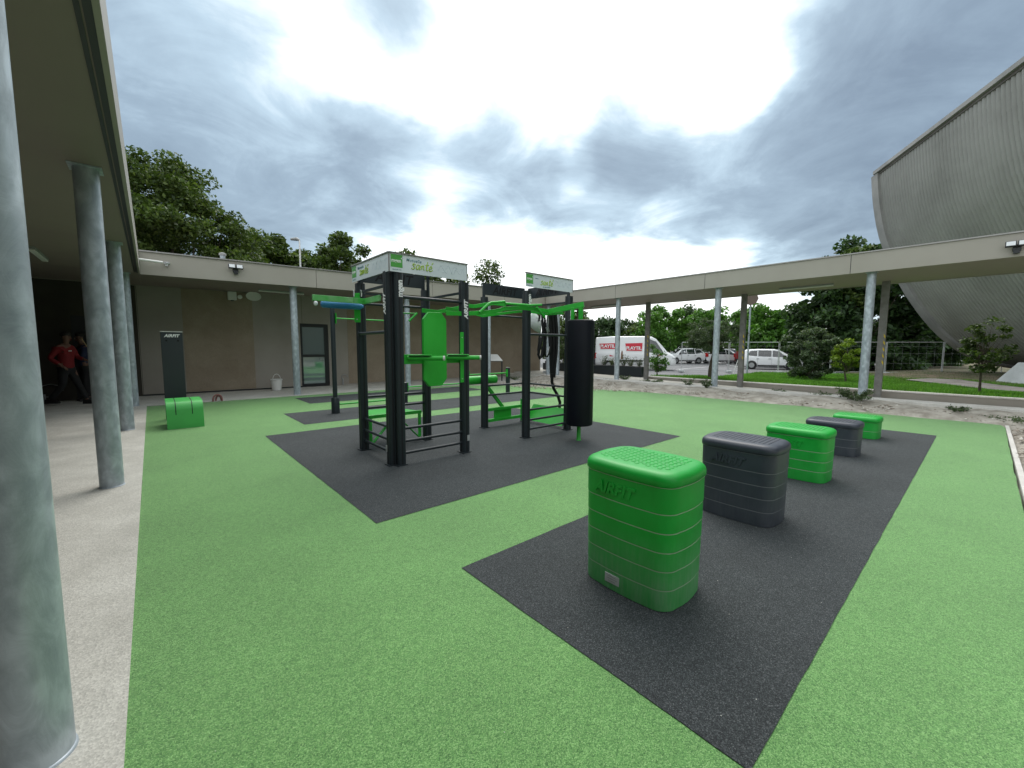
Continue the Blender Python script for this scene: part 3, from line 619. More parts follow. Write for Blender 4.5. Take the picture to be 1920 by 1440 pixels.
def jump_box(x, y, nmod, green, lab, plate=False):
    m_ = ('plyo_green' if plate else 'plyo_clean') if green else 'plyo_grey'; j_ = 'plyo_joint' if green else 'plyo_joint_grey'
    t = thing('jump_box', lab, 'jump box', (x, y, 0), 'row of green and grey jump boxes')
    z = .005; tops = [.125+.108*k for k in range(nmod)]; tops[-1] += .04
    def P(nm, mb, m, **k): return build(nm, mb, m, t, local=True, **k)
    for k, zt in enumerate(tops):
        g_ = 1-.035*(1-zt/.8); mb = MB()
        hx, hy = HX*g_, HY*g_
        ring_solid(mb, [(hx-.005, hy-.005, .10, z), (hx, hy, .105, z+.0035), (hx, hy, .105, zt-.0035), (hx-.005, hy-.005, .10, zt-.0005)])
        P('module', mb, m_, smooth=24)
        mb = MB(); ring_solid(mb, [(hx+.0003, hy+.0003, .105, zt-.0026), (hx+.0003, hy+.0003, .105, zt+.0030)])
        P('joint', mb, j_, smooth=50); z = zt+.001
    zl = tops[-1]+.001; mb = MB(); lv = [(HX-.002, HY-.002, .10, zl), (HX+.006, HY+.006, .11, zl+.008), (HX+.006, HY+.006, .11, zl+.035)]
    for k in range(1, 8):
        a = R(90*k/8); lv.append((HX+.006-.045*(1-math.cos(a)), HY+.006-.045*(1-math.cos(a)), .115-.02*k/8, zl+.035+.042*math.sin(a)))
    lv.append((HX-.055, HY-.055, .09, zl+.079))
    ring_solid(mb, lv); lid = P('lid', mb, m_, smooth=60)
    mb = MB(); i = 0
    for a in range(-7, 8):
        for b in range(-10, 11):
            px, py = a*.042+(b % 2)*.021, b*.036
            if abs(px) < HX-.072 and abs(py) < HY-.078:
                mb.lathe((px, py, zl+.0785), [(.0155, 0), (.0135, .0035), (.009, .0042)], 12)
    s = build('grip_studs', mb, m_, lid, smooth=60, local=True)
    zt = (tops[-1]+tops[-2])/2-.035
    gg = 1-.035*(1-zt/.8)
    mb = MB(); mb.text('AIRFIT', (-HX*gg-.0125, .185, zt), (0,-1,0), (0,0,1), .092, .28, .0045, .005, sp=1.05, wfac=.95)
    P('embossed_name', mb, 'engrave' if False else m_)
    if plate:
        mb = MB(); mb.cbox((-HX*.967-.011, .05, .075), .006, .10, .055); pl = P('rating_plate', mb, 'plate_grey', bevel=.001)
        mb = MB()
        for k, w in enumerate((.06, .07, .05)): mb.cbox((-HX*.967-.0145, .05, .09-.014*k), .001, w, .004)
        build('printed_line', mb, 'grey_plastic', pl, local=True)
    return t
jump_box(2.235, 1.32, 6, True, 'tallest green jump box, nearest in the row, with dusty lower rings and rating plate', True)
jump_box(3.86, 1.32, 5, False, 'larger dark grey jump box, between the tallest green box and the middle green box')
jump_box(5.53, 1.32, 4, True, 'middle green jump box, between the two dark grey boxes')
jump_box(7.18, 1.32, 3, False, 'smaller dark grey jump box, just before the lowest green box')
jump_box(8.83, 1.32, 2, True, 'lowest green jump box, at the far end of the row')

# ------------------------------------------------------------------ climbing rig
rig = thing('climbing_rig', 'black and green outdoor fitness rig with two square towers and white banners', 'fitness rig', (3.8, 5.2, 0))
def RB(nm, mb, m, **k): return build(nm, mb, m, rig, **k)
def post(x, y, z1=2.31, w=.11, rot=0., plate=True):
    mb = MB(); c = .016; h = w/2
    prof = [(-h+c,-h),(h-c,-h),(h,-h+c),(h,h-c),(h-c,h),(-h+c,h),(-h,h-c),(-h,-h+c)]
    mb.prism(prof, (x, y, 0), (1,0,0), (0,1,0), z1); p = RB('post', mb, 'black_metal')
    mb = MB()
    for dx, dy in ((0,-1),(-1,0)):
        if dx: mb.box(x-h-.0015, x-h, y-.009, y+.009, .01, z1-.005)
        else: mb.box(x-.009, x+.009, y-h-.0015, y-h, .01, z1-.005)
    build('groove', mb, 'groove_black', p); 
    if plate:
        mb = MB(); mb.box(x-h-.02, x+h+.01, y-h-.012, y+h+.012, .004, .016); build('foot_plate', mb, 'black_metal', p)
    return p
T1 = (2.2, 3.2, 4.67, 5.68); T2 = (4.47, 5.47, 4.77, 5.86)
P1a = post(2.17, 4.72, 2.34, .105); P1b = post(2.245, 4.645, 2.34, .105)
P1r = post(3.2, 4.65); P1l = post(2.2, 5.68); P1k = post(3.2, 5.68)
P2n = post(4.47, 4.77, 2.33); P2r = post(5.47, 4.77, 2.33); P2l = post(4.47, 5.86, 2.33); P2k = post(5.47, 5.86, 2.33)
def steel_plate_label(x, y, z, face, p):
    mb = MB()
    if face == 'y': mb.box(x-.02, x+.02, y-.003, y-.001, z-.04, z+.04)
    else: mb.box(x-.003, x-.001, y-.02, y+.02, z-.04, z+.04)
    build('rating_plate', mb, 'steel', p)
steel_plate_label(3.225, 4.595, .21, 'y', P1r); steel_plate_label(2.115, 4.75, .21, 'x', P1a)
# vertical lettering
def vlet(txt, o, ux, uy, size, p, shear=.25, bold=.004, sp=1.):
    mb = MB(); mb.text(txt, o, ux, uy, size, shear, bold, .0008, sp=sp); build('lettering', mb, 'white_print', p)
vlet('AIRFIT', (3.255-.075+.045, 4.593, 1.83), (0,0,1), (-1,0,0), .082, P1r, sp=1.02)
vlet('AIRFIT', (2.1155, 4.735-.035, 1.84), (0,0,1), (0,1,0), .082, P1a, sp=1.02)
vlet('mgen', (2.245+.038, 4.5905, 2.04), (0,0,1), (-1,0,0), .095, P1b, 0., .0035, .95)
vlet('mgen', (4.47+.035, 4.713, 2.10), (0,0,1), (-1,0,0), .085, P2n, 0., .003, .95)
vlet('AIRFIT', (5.47+.035, 4.713, 1.84), (0,0,1), (-1,0,0), .082, P2r, sp=1.02)
# top frames with cut out name
def name_frame(a, b, z0, z1, nrm, text=True, head=True, zbar=2.20):
    a, b, nrm = Vector(a), Vector(b), Vector(nrm); d = (b-a).normalized(); ln = (b-a).length
    mb = MB(); o = a+Vector((0,0,0))
    def blk(u0, u1, v0, v1): mb.prism([(u0,v0),(u1,v0),(u1,v1),(u0,v1)], o-nrm*.012, d, (0,0,1), .024)
    if head: blk(0, ln, z0, z1)
    blk(0, .05, zbar, z0 if head else z1); blk(ln-.05, ln, zbar, z0 if head else z1); blk(0, ln, zbar-.03, zbar)
    f = RB('name_frame', mb, 'black_metal')
    if text:
        mb = MB(); ux = d if d.cross(Vector((0,0,1))).dot(nrm) > 0 else -d
        mb.text('AIRFIT', (a+b)/2+nrm*.014+Vector((0,0,z0+.035)), ux, (0,0,1), .19, .22, .004, .0006, 'CENTER', 1.05)
        build('cut_lettering', mb, 'engrave', f)
name_frame((2.2,5.70,0), (3.2,5.70,0), 2.335, 2.53, (0,-1,0))
name_frame((2.17,4.75,0), (2.17,5.66,0), 2.335, 2.50, (1,0,0), False)
name_frame((3.2,4.70,0), (3.2,5.66,0), 2.5, 2.53, (-1,0,0), False, True)
name_frame((4.45,5.88,0), (5.45,5.88,0), 2.375, 2.575, (0,-1,0), zbar=2.25)
name_frame((5.49,4.80,0), (5.49,5.84,0), 2.375, 2.575, (-1,0,0), zbar=2.25)
# banners
def banner(o, ux, w, z0, z1, words, m_='banner', small=False):
    o, ux = Vector(o), Vector(ux); n_ = ux.cross(Vector((0,0,1))); hgt = z1-z0
    mb = MB(); mb.prism([(0,z0),(w,z0),(w,z1),(0,z1)], o, ux, (0,0,1), .004); bn = RB('banner', mb, m_)
    def B(nm, mb, m): build(nm, mb, m, bn)
    f = o+n_*.0056
    mb = MB(); mb.prism([(-.01,z1),(w+.01,z1),(w+.01,z1+.012),(-.01,z1+.012)], o-n_*.012, ux, (0,0,1), .03); mb.prism([(w,z0),(w+.008,z0),(w+.008,z1),(w,z1)], o-n_*.005, ux, (0,0,1), .014)
    B('edge_trim', mb, 'alu_edge')
    s = hgt/.22
    mb = MB(); mb.prism([(.01,z1-.165*s),(.165*s,z1-.165*s),(.165*s,z1-.012),(.01,z1-.012)], f-n_*.001, ux, (0,0,1), .001); B('logo_square', mb, 'banner_green')
    mb = MB(); mb.text('mgen', f+ux*.02*s+Vector((0,0,z1-.105*s)), ux, (0,0,1), .062*s, 0, .0012, .0006, sp=.93); mb.prism([(.147*s,z1-.06*s),(.157*s,z1-.06*s),(.157*s,z1-.045*s),(.147*s,z1-.045*s)], f, ux, (0,0,1), .001); B('logo_lettering', mb, 'white_print')
    mb = MB(); mb.text(words[0], f+ux*(.215*s)+Vector((0,0,z1-.075*s)), ux, (0,0,1), .055*s if not small else .03*s, .15, .0004, .0006, sp=1.1)
    if words[2]: mb.text(words[2], f+ux*(.40*s)+Vector((0,0,z0+.02*s)), ux, (0,0,1), .035*s, .2, .0002, .0006)
    mb.text('GROUPE VYV', f+ux*(.03*s)+Vector((0,0,z0+.02*s)), ux, (0,0,1), .02*s, 0, 0, .0006)
    B('small_lettering', mb, 'script_blue')
    # brush script word drawn as round strokes
    mb = MB(); x0, zb, u = .28*s, z0+.062*s, .062*s
    if small: x0 = .34*s
    G_ = {'s': [(.9,.8),(.6,1.05),(.3,.85),(.55,.5),(.75,.2),(.4,-.05),(.0,.1)],
          'a': [(.75,.8),(.35,.95),(.05,.45),(.25,.0),(.6,.25),(.78,.85),(.7,.2),(.95,.05)],
          'n': [(.0,.8),(.08,.0),(.15,.6),(.45,.9),(.62,.6),(.62,.15),(.85,.02)],
          't': [(.45,1.75),(.28,.7),(.35,.05),(.75,.1)], 't2': [(.0,1.05),(.8,1.2)],
          'e': [(.1,.45),(.7,.6),(.55,.98),(.2,.8),(.1,.3),(.4,-.02),(.95,.25)], 'e2': [(.55,1.35),(.9,1.75)]}
    cx = 0
    for ch, adv in (('s',1.05),('a',1.1),('n',1.0),('t',0),('t2',.85),('e',0),('e2',1.)):
        pts = G_[ch]; sm = []
        for i in range(len(pts)-1):
            p_1, p0, p1, p2 = pts[max(0,i-1)], pts[i], pts[i+1], pts[min(len(pts)-1,i+2)]
            for k in range(4):
                q = k/4; sm.append(tuple(.5*((2*p0[j])+(-p_1[j]+p1[j])*q+(2*p_1[j]-5*p0[j]+4*p1[j]-p2[j])*q*q+(-p_1[j]+3*p0[j]-3*p1[j]+p2[j])*q**3) for j in (0,1)))
        sm.append(pts[-1])
        mb.tube([f+ux*(x0+(cx+a+.12*b)*u)+Vector((0,0,zb+b*u)) for a, b in sm], [(.0075 if .2 < i/len(sm) < .8 else .0055)*s for i in range(len(sm))], 6); cx += adv
    B('script_word', mb, 'script_green')
    mb = MB(); rr = random.Random(int(w*1000)+len(words[0]))
    for base, amp in ((.62,.05),(.74,.06),(.86,.05)):
        pts = [(w*base+w*.13*k/9-.03, (z0+z1)/2+amp*math.sin(k*.75+base*9)*s*.9+rr.uniform(-.01,.01)) for k in range(10)]
        mb.tube([f+ux*a+Vector((0,0,b)) for a, b in pts], .0009, 5)
        mb.tube([f+ux*(a+.03)+Vector((0,0,(z0+z1)-b)) for a, b in pts[2:8]], .0008, 5)
    B('line_drawing', mb, 'banner_line')
banner((2.128, 4.585, 0), (1,0,0), 1.075, 2.325, 2.535, ('Mutuelle', 'sante', ''))
banner((2.122, 5.74, 0), (0,-1,0), 1.15, 2.325, 2.535, ('Mutuelle', 'sante', ''))
banner((4.38, 4.70, 0), (1,0,0), 1.09, 2.385, 2.59, ('votre', 'sante', 'au quotidien'), small=True)
# rungs
def rung(a, b, m='black_metal', r=.018):
    mb = MB(); a, b = Vector(a), Vector(b); mb.tube([a, b], r, 12)
    for p, q in ((a, b), (b, a)):
        d = (q-p).normalized(); mb.tube([p-d*.0, p+d*.012], r*1.7, 12)
    RB('rung', mb, m, smooth=50)
for z in (.14, .29, .45): rung((2.29,4.65,z), (3.15,4.65,z)); rung((2.2,5.63,z), (2.2,4.77,z))
for z in (.59, .75): rung((2.25,5.68,z), (3.15,5.68,z))
for z in (2.05,): rung((2.29,4.65,z), (3.15,4.65,z), r=.02)
rung((2.25,5.68,2.04), (3.15,5.68,2.05)); rung((2.16,5.63,1.63), (2.16,4.77,1.63), r=.02)
for z in (.135, .285, .45): rung((4.52,4.77,z), (5.42,4.77,z))
rung((4.52,4.77,1.66), (5.42,4.77,1.66), r=.02)
for z in (.59, .76): rung((4.52,5.86,z), (5.42,5.86,z)); rung((5.47,4.82,z), (5.47,5.81,z))
rung((4.52,5.86,2.02), (5.42,5.86,2.02))
# leg raise and dip station
def oct_(w, z0, z1, c): return [(-w+c,z0),(w-c,z0),(w,z0+c*1.2),(w,z1-c*1.2),(w-c,z1),(-w+c,z1),(-w,z1-c*1.2),(-w,z0+c*1.2)]
mb = MB(); mb.prism(oct_(.165,.95,1.89,.075), (2.74,4.67,0), (1,0,0), (0,0,1), .05); RB('backrest_board', mb, 'green_paint', bevel=.004)
for x0, x1 in ((2.295,2.60),(2.88,3.15)):
    mb = MB(); mb.box(x0, x1, 4.672, 4.682, 1.24, 1.36); RB('support_plate', mb, 'green_paint', bevel=.002)
mb = MB(); mb.box(2.295, 2.303, 4.62, 4.70, 1.0, 1.64); RB('bracket', mb, 'green_paint', bevel=.002)
mb = MB(); mb.box(3.095, 3.15, 4.583, 4.592, .98, 1.65); br = RB('bracket', mb, 'green_paint', bevel=.002)
mb = MB()
for z in (1.03, 1.37, 1.58): mb.tube([(3.122,4.583,z),(3.122,4.577,z)], .007, 10)
build('bolt', mb, 'steel', br, smooth=40)
hd = Vector((.80, -.60, 0))
for x in (2.37, 2.93):
    p0 = Vector((x, 4.655, 1.315)); p1 = p0+hd*.43; M = Matrix((hd, Vector((.6,.8,0)), Vector((0,0,1)))).transposed()
    mb = MB(); mb.tube([p0, p1], .029, 20); h = RB('dip_handle', mb, 'green_paint', smooth=50)
    mb = MB(); mb.tube([p1, p1+hd*.022], .030, 20); build('end_cap', mb, 'plastic_cap', h, smooth=50)
    mb = MB(); mb.cbox(p0+hd*.15+Vector((0,0,.037)), .28, .085, .014, M); build('arm_pad', mb, 'green_paint', h, bevel=.005)
    mb = MB(); mb.cbox(p0+hd*.14+Vector((0,0,.026)), .24, .088, .007, M); build('pad_plate', mb, 'dark_frame', h)
# seat frame at the back of tower one
mb = MB(); mb.bar((2.25,5.72,.45),(3.12,5.72,.45),.04,.05); mb.bar((3.09,5.72,.43),(3.09,5.72,.06),.035,.04,(0,1,0)); mb.bar((2.31,5.72,.43),(2.31,5.72,.06),.035,.04,(0,1,0))
mb.bar((3.07,5.72,.06),(2.74,5.72,.40),.012,.07,(0,1,0)); mb.bar((2.33,5.72,.06),(2.66,5.72,.40),.012,.07,(0,1,0)); RB('step_frame', mb, 'green_paint', bevel=.003)
mb = MB(); mb.prism([(2.3,5.76),(3.05,5.76),(2.92,6.25),(2.42,6.25)], (0,0,.46), (1,0,0), (0,1,0), .012); RB('step_plate', mb, 'green_paint', bevel=.003)
# leg station at tower two
mb = MB(); mb.tube([(4.14,5.99,.86),(4.82,5.99,.86)], .078, 28); RB('leg_roller', mb, 'green_paint', smooth=40)
mb = MB(); mb.bar((4.55,5.96,.80),(4.93,5.90,.33),.055,.055,(0,1,0)); RB('roller_arm', mb, 'green_paint', bevel=.004)
mb = MB(); mb.bar((4.53,5.86,.32),(5.41,5.86,.32),.04,.055); mb.bar((4.53,5.86,.12),(5.41,5.86,.12),.04,.055); RB('cross_beam', mb, 'green_paint', bevel=.004)
mb = MB(); mb.box(4.70, 5.12, 5.872, 5.884, .13, .31); RB('foot_board', mb, 'green_paint', bevel=.002)
mb = MB(); mb.hexa([(5.40,4.84,.06),(5.40,5.78,.06),(5.42,5.78,.055),(5.42,4.84,.055)], [(5.62,4.84,.345),(5.62,5.78,.345),(5.64,5.78,.34),(5.64,4.84,.34)]); RB('incline_board', mb, 'green_paint')
mb = MB(); mb.box(5.405, 5.412, 5.795, 5.93, .02, .45); mb.box(5.40, 5.535, 5.795, 5.80, .02, .45); RB('bracket', mb, 'green_paint', bevel=.002)
# overhead rails
def rail(pts, ax, v, hh=.058, w=.012, nm='overhead_rail'):
    P_ = [PL(x, y, ax, v) if not isinstance(v, Vector) else None for x, y in pts]; mb = MB()
    for a, b in zip(P_[:-1], P_[1:]): mb.bar(a-Vector((0,0,hh/2)), b-Vector((0,0,hh/2)), w, hh)
    return RB(nm, mb, 'green_paint', bevel=.002), P_
_, A = rail([(791,578),(820,581.5),(856,574.5),(876,569.5),(889,571),(925,565),(948,568)], 1, 5.25)
_, B = rail([(836,583),(872,584),(890,583),(928,580),(946,575),(975,573.5),(1000,575.5),(1028,580)], 1, 4.63)
_, C = rail([(836,575),(862,579),(905,590),(960,583),(985,581),(1025,587),(1056,585)], 1, 5.05, .04)
e0 = B[-1]; e1 = Vector((5.03, 4.09, 2.15)); mb = MB(); mb.bar(e0-Vector((0,0,.04)), e1-Vector((0,0,.04)), .05, .085)
RB('bag_arm', mb, 'green_paint', bevel=.004)
def tubeP(px, ax, v, r=.019, m='green_paint', nm='grip_bar'):
    mb = MB(); mb.tube([PL(x, y, ax, v) for x, y in px], r, 14); return RB(nm, mb, m, smooth=60)
tubeP([(899,586),(904,581),(915,571),(921,567.5),(930,567),(946,565.5)], 1, 4.58)
tubeP([(947,569),(965,570.5),(993,572.5),(1015,571.5)], 1, 4.58)
tubeP([(1006,576),(1021,595)], 1, 4.56); tubeP([(767,602),(782,587)], 1, 5.6, .016); tubeP([(748,587),(783,588)], 1, 5.75, .010)
# beam on the left post
mb = MB(); q = [Vector((1.58,5.76,2.115)), Vector((2.06,5.56,2.12)), Vector((2.27,5.20,2.12)), Vector((2.24,4.82,2.14))]
q = [G(585,552,2.085), G(662,558,2.085), G(684,560,2.085), G(712,553,2.085)]
for a, b in zip(q[:-1], q[1:]): mb.bar(a-Vector((0,0,.036)), b-Vector((0,0,.036)), .03, .072)
RB('side_beam', mb, 'green_dusty', bevel=.003)
mb = MB(); c = G(667,580,1.98); mb.bar((2.125,5.605,1.78), (2.125,5.605,2.17), .08, .012, (-.66,-.75,0)); br = RB('bracket', mb, 'green_paint', bevel=.003)
mb = MB(); mb.tube([(2.115,5.585,1.82),(2.105,5.575,1.82)], .008, 10); build('bolt', mb, 'steel', br)
mb = MB()
for dx in (-.05, .05):
    c = Vector((2.12+dx*.75, 5.56-dx*.66, 2.12)); mb.tube([c, c+Vector((0,0,.07)), c+Vector((-.01,0,.085))], .008, 8)
RB('hook', mb, 'white_plastic', smooth=60)
# foam wrap lying under the beam
a, b = G(602,570,1.99), G(681,575,1.99); d = (b-a)
mb = MB(); mb.tube([a, a+d*.03, a+d*.5, a+d*.92, b], [.032,.044,.047,.042,.018], 18)
tag(build('foam_wrap', mb, 'foam_blue', smooth=60), 'bright blue foam wrap taped under the green side beam of the rig', 'foam wrap')
a0 = G(592,569,2.0); mb = MB(); mb.lathe(a0, [(.01,-.03),(.025,-.01),(.022,.02),(.008,.03)], 12)
tag(build('tape_ball', mb, 'poly_sheet', smooth=60), 'crumpled white tape hanging beside the blue foam wrap', 'tape')

# punching bag
t = thing('punching_bag', 'tall black cylindrical punching bag on a green pole beside the rig', 'punching bag', (4.99, 4.11, 0))
mb = MB(); pr = [(.19,.25),(.208,.262),(.212,.29),(.212,1.83),(.208,1.86),(.19,1.87)]; mb.lathe((4.99,4.11,0), pr, 48); b_ = build('bag', mb, 'bag_leather', t, smooth=40)
mb = MB(); mb.box(4.99-.004, 4.99+.004, 4.11-.2145, 4.11-.2115, .3, 1.8); build('seam', mb, 'groove_black', b_)
mb = MB(); mb.tube([(4.99,4.11,0),(4.99,4.11,.02),(4.99,4.11,.26)], [.045,.031,.031], 18); build('pole', mb, 'green_paint', t, smooth=50)
mb = MB(); mb.box(4.955, 5.02, 4.09, 4.13, 1.865, 2.08); mb.box(4.86, 4.90, 4.16, 4.20, 1.865, 2.06); build('bracket', mb, 'green_paint', t, bevel=.003)

# suspension straps and bag of parts hanging in tower two
t = thing('suspension_straps', 'bundle of black training straps and ropes hanging inside the right tower', 'straps', PL(1035, 590, 1, 5.3))
mb = MB(); VY = 5.2
def TP(px, r, v=VY, n=10): mb.tube([PL(x, y, 1, v+.004*i) for i, (x, y) in enumerate(px)], r, n)
TP([(1016,584),(1018,620),(1014,645),(1009,665),(1012,672),(1018,668),(1020,640),(1022,600)], .022)
TP([(1020,586),(1024,620),(1022,650),(1021,664),(1026,668),(1031,658),(1029,620),(1027,588)], .020, VY-.03)
TP([(1014,600),(1012,630),(1009,655),(1010,668),(1015,668),(1017,650)], .018, VY-.05)
build('rope', mb, 'strap', t, smooth=60)
mb = MB()
for off, r in ((0,.03),(6,.032),(-5,.025)): TP([(1035+off,586),(1038+off,620),(1037+off,660),(1036+off*.6,690),(1036+off*.4,708)], r, VY-.02*off/5)
TP([(1035,700),(1035,716),(1038,728),(1046,742),(1050,755),(1049,765)], .028, VY, 8)
build('strap', mb, 'strap', t, smooth=60)
mb = MB(); TP([(1026,592),(1028,600),(1027,612),(1029,622)], .012, VY-.08); TP([(1024,614),(1027,624),(1026,634)], .010, VY-.09); TP([(1030,650),(1028,660),(1025,667)], .008, VY-.09); build('buckle', mb, 'strap_hook', t, smooth=60)
mb = MB(); P_ = [(999,586),(1003,585),(1009,592),(1014,600),(1015,612),(1013,624),(1005,620),(997,613),(994,604),(995,594)]
pts = [PL(x, y, 1, 5.1) for x, y in P_]; n_ = len(pts); mb.v = [tuple(p) for p in pts]+[tuple(p+Vector((0,.03,0))) for p in pts]
cen = sum(pts, Vector())/n_; mb.v += [tuple(cen+Vector((0,-.05,0))), tuple(cen+Vector((0,.08,0)))]
mb.f = [(i, (i+1)%n_, 2*n_) for i in range(n_)]+[(n_+(i+1)%n_, n_+i, 2*n_+1) for i in range(n_)]+[(i+n_, (i+1)%n_+n_, (i+1)%n_, i) for i in range(n_)]; mb.mi = [0]*len(mb.f)
o = build('plastic_bag', mb, 'poly_sheet', smooth=180); tag(o, 'crumpled white plastic bag hanging beside the black straps in the right tower', 'bag')
mb = MB(); c = PL(1011, 597, 1, 5.04); mb.cbox(c, .035, .004, .10); bg_ = build('printed_patch', mb, 'dark_frame', o)

# push up bars and pull up poles behind the rig
t = thing('pull_up_station', 'grey pole standing in a wide sleeve with green bars, left behind the rig', 'pull up bar', (2.97, 9.25, 0))
for x in (2.97, 4.33):
    mb = MB(); mb.lathe((x,9.25,.004), [(.085,0),(.085,.33),(.075,.35)], 24); s_ = build('sleeve', mb, 'galvanised_steel' if False else 'black_metal', t, smooth=40)
    mb = MB(); mb.tube([(x,9.25,.3),(x,9.25,2.28)], .048, 20); build('pole', mb, 'black_metal', t, smooth=50)
mb = MB(); mb.tube([(3.03,9.22,2.06),(4.28,9.22,2.06)], .014, 12); mb.box(3.018, 3.03, 9.18, 9.25, 1.95, 2.17); build('bar', mb, 'green_paint', t, smooth=50)
mb = MB(); mb.tube([(3.05,9.22,.2),(4.28,9.22,.2)], .018, 12); build('bar', mb, 'green_paint', t, smooth=50)
def lowbar(x0, y0, x1, y1, z, h0, h1, lab):
    t = thing('push_up_bar', lab, 'push up bar', (x0, y0, 0), 'green push up bars behind the rig')
    for x, y, h in ((x0,y0,h0),(x1,y1,h1)):
        mb = MB(); mb.box(x-.05, x+.05, y-.05, y+.05, .004, h); p = build('post', mb, 'black_metal', t, bevel=.006)
        mb = MB(); mb.box(x-.053, x+.053, y-.053, y+.053, h, h+.012); build('cap', mb, 'grey_plastic', p)
    mb = MB(); mb.tube([(x0+.06,y0-.02,z),(x1-.06,y1-.02,z)], .019, 12); build('bar', mb, 'green_paint', t, smooth=50)
    mb = MB(); mb.box(x1-.066, x1-.052, y1-.06, y1+.02, z-.12, z+.12); mb.box(x0+.052, x0+.066, y0-.06, y0+.02, z-.12, z+.12); build('bracket', mb, 'green_paint', t)
lowbar(4.94, 9.89, 6.85, 9.9, .41, .52, .62, 'lower green push up bar between short black posts, seen behind the left tower')
lowbar(6.97, 10.0, 8.6, 10.04, .64, .80, .80, 'higher green push up bar ending at the short black post left of the right tower')
# instruction lectern
a, b = G(917,712), G(941,712); a.y = b.y = 13.0; 
t = thing('instruction_board', 'slanted white instruction panel on thin black legs near the back wall', 'information board', (9.7, 12.4, 0))
sc_ = 12.9/14.4; A_, B_ = Vector((10.1,12.95,0)), Vector((10.5,12.62,0)); dd = (B_-A_).normalized(); nn = Vector((-dd.y, dd.x, 0))
A_ = G(917, 714.5); B_ = G(941, 714.5); dd = (B_-A_).normalized(); nn = Vector((-dd.y, dd.x, 0))
mb = MB()
for p in (A_, B_): mb.bar(p, p+Vector((0,0,.86)), .05, .03, (0,1,0))
mb.bar(A_+Vector((0,0,.86)), B_+Vector((0,0,.86)), .03, .03); mb.bar(A_+nn*.2+Vector((0,0,1.02)), A_+Vector((0,0,.86)), .03, .02); build('frame', mb, 'black_metal', t)
mb = MB(); lo = .86; w0 = -.12
c0 = A_+dd*w0-nn*.06+Vector((0,0,.87)); c1 = B_+dd*.03-nn*.06+Vector((0,0,.87)); c2 = c1+nn*.42+Vector((0,0,.26))-dd*.22; c3 = c0+nn*.42+Vector((0,0,.26))
mb.hexa([c0,c1,c2,c3],[p+Vector((0,0,.02)) for p in (c0,c1,c2,c3)]); pnl = build('panel', mb, 'white_plastic', t)

# exercise bench with tall board near the back wall
t = thing('step_bench', 'bent green metal bench with two dark slots at the left edge of the turf', 'bench', (.42, 9.9, 0))
c = [G(316,806), G(387,801)]; x0, x1, y0 = .14, .66, 9.25; y1 = 10.05
prof = [(y0,.0),(y0+.03,.33),(y0+.05,.385),(y0+.085,.43),(y0+.14,.462),(y0+.22,.475),(y1-.02,.475)]
mb = MB(); th = .012
k_ = len(prof); mb.add([(x, y, z) for y, z in prof for x in (x0, x1)]+[(x, y+th, z-th*.8) for y, z in prof for x in (x0, x1)],
       [(2*i, 2*i+1, 2*i+3, 2*i+2) for i in range(k_-1)]+[(2*k_+2*i+2, 2*k_+2*i+3, 2*k_+2*i+1, 2*k_+2*i) for i in range(k_-1)]+[(2*i+2, 2*k_+2*i+2, 2*k_+2*i, 2*i) for i in range(k_-1)]+[(2*i+1, 2*k_+2*i+1, 2*k_+2*i+3, 2*i+3) for i in range(k_-1)])
build('shell', mb, 'bench_green', t, smooth=40)
mb = MB()
for x in (x0+.13, x1-.16):
    sl_ = [(y0+.0225, .245)]+prof[1:-1]+[(y1-.03, .475)]
    for (ya, za), (yb, zb) in zip(sl_[:-1], sl_[1:]): mb.hexa([(x-.006,ya+.004,za-.004),(x+.006,ya+.004,za-.004),(x+.006,yb+.004,zb-.004),(x-.006,yb+.004,zb-.004)], [(x-.006,ya-.002,za+.002),(x+.006,ya-.002,za+.002),(x+.006,yb-.002,zb+.002),(x-.006,yb-.002,zb+.002)])
    continue
    mb.hexa([(x-.006,y0+.03,.25),(x+.006,y0+.03,.25),(x+.006,y0+.017,.25),(x-.006,y0+.017,.25)], [(x-.006,y0+.15,.470),(x+.006,y0+.15,.470),(x+.006,y0+.10,.452),(x-.006,y0+.10,.452)])
build('slot', mb, 'groove_black', t)
mb = MB(); mb.box(x0+.02, x1-.02, y0+.10, y0+.12, 0, .44); mb.box(x0+.02, x1-.02, y1-.15, y1-.1, 0, .46); build('support', mb, 'black_metal', t)
t = thing('name_board', 'tall dark upright board with white AIRFIT name behind the green bench', 'board', (.43, 14.2, 0))
t['label'] = 'tall dark upright board with a white name on top, behind the green bench'
YP = 10.6; sc_ = YP/14.45
def q_(x, y): return PL(x, y, 1, YP)
a, b, hh = q_(304,700), q_(345,700), q_(320,622.5).z
xa, xb = q_(305,690).x, q_(346,690).x
mb = MB(); mb.box(xa, xb, YP, YP+.05, .0, hh); bd = build('board', mb, 'black_metal', t, bevel=.004)
mb = MB(); mb.box(xa-.004, xb+.004, YP-.004, YP+.055, hh, hh+.012); build('top_cap', mb, 'white_plastic', t)
mb = MB(); mb.text('AIRFIT', ((xa+xb)/2, YP-.001, hh-.10), (1,0,0), (0,0,1), (xb-xa)*.235, .28, .003, .001, 'CENTER'); build('lettering', mb, 'white_print', bd)
mb = MB()
for x in (xa+(xb-xa)*.25, xa+(xb-xa)*.78): mb.tube([(x,YP,hh-.17),(x,YP-.012,hh-.17)], .017, 12)
build('peg', mb, 'engrave', t, smooth=50)
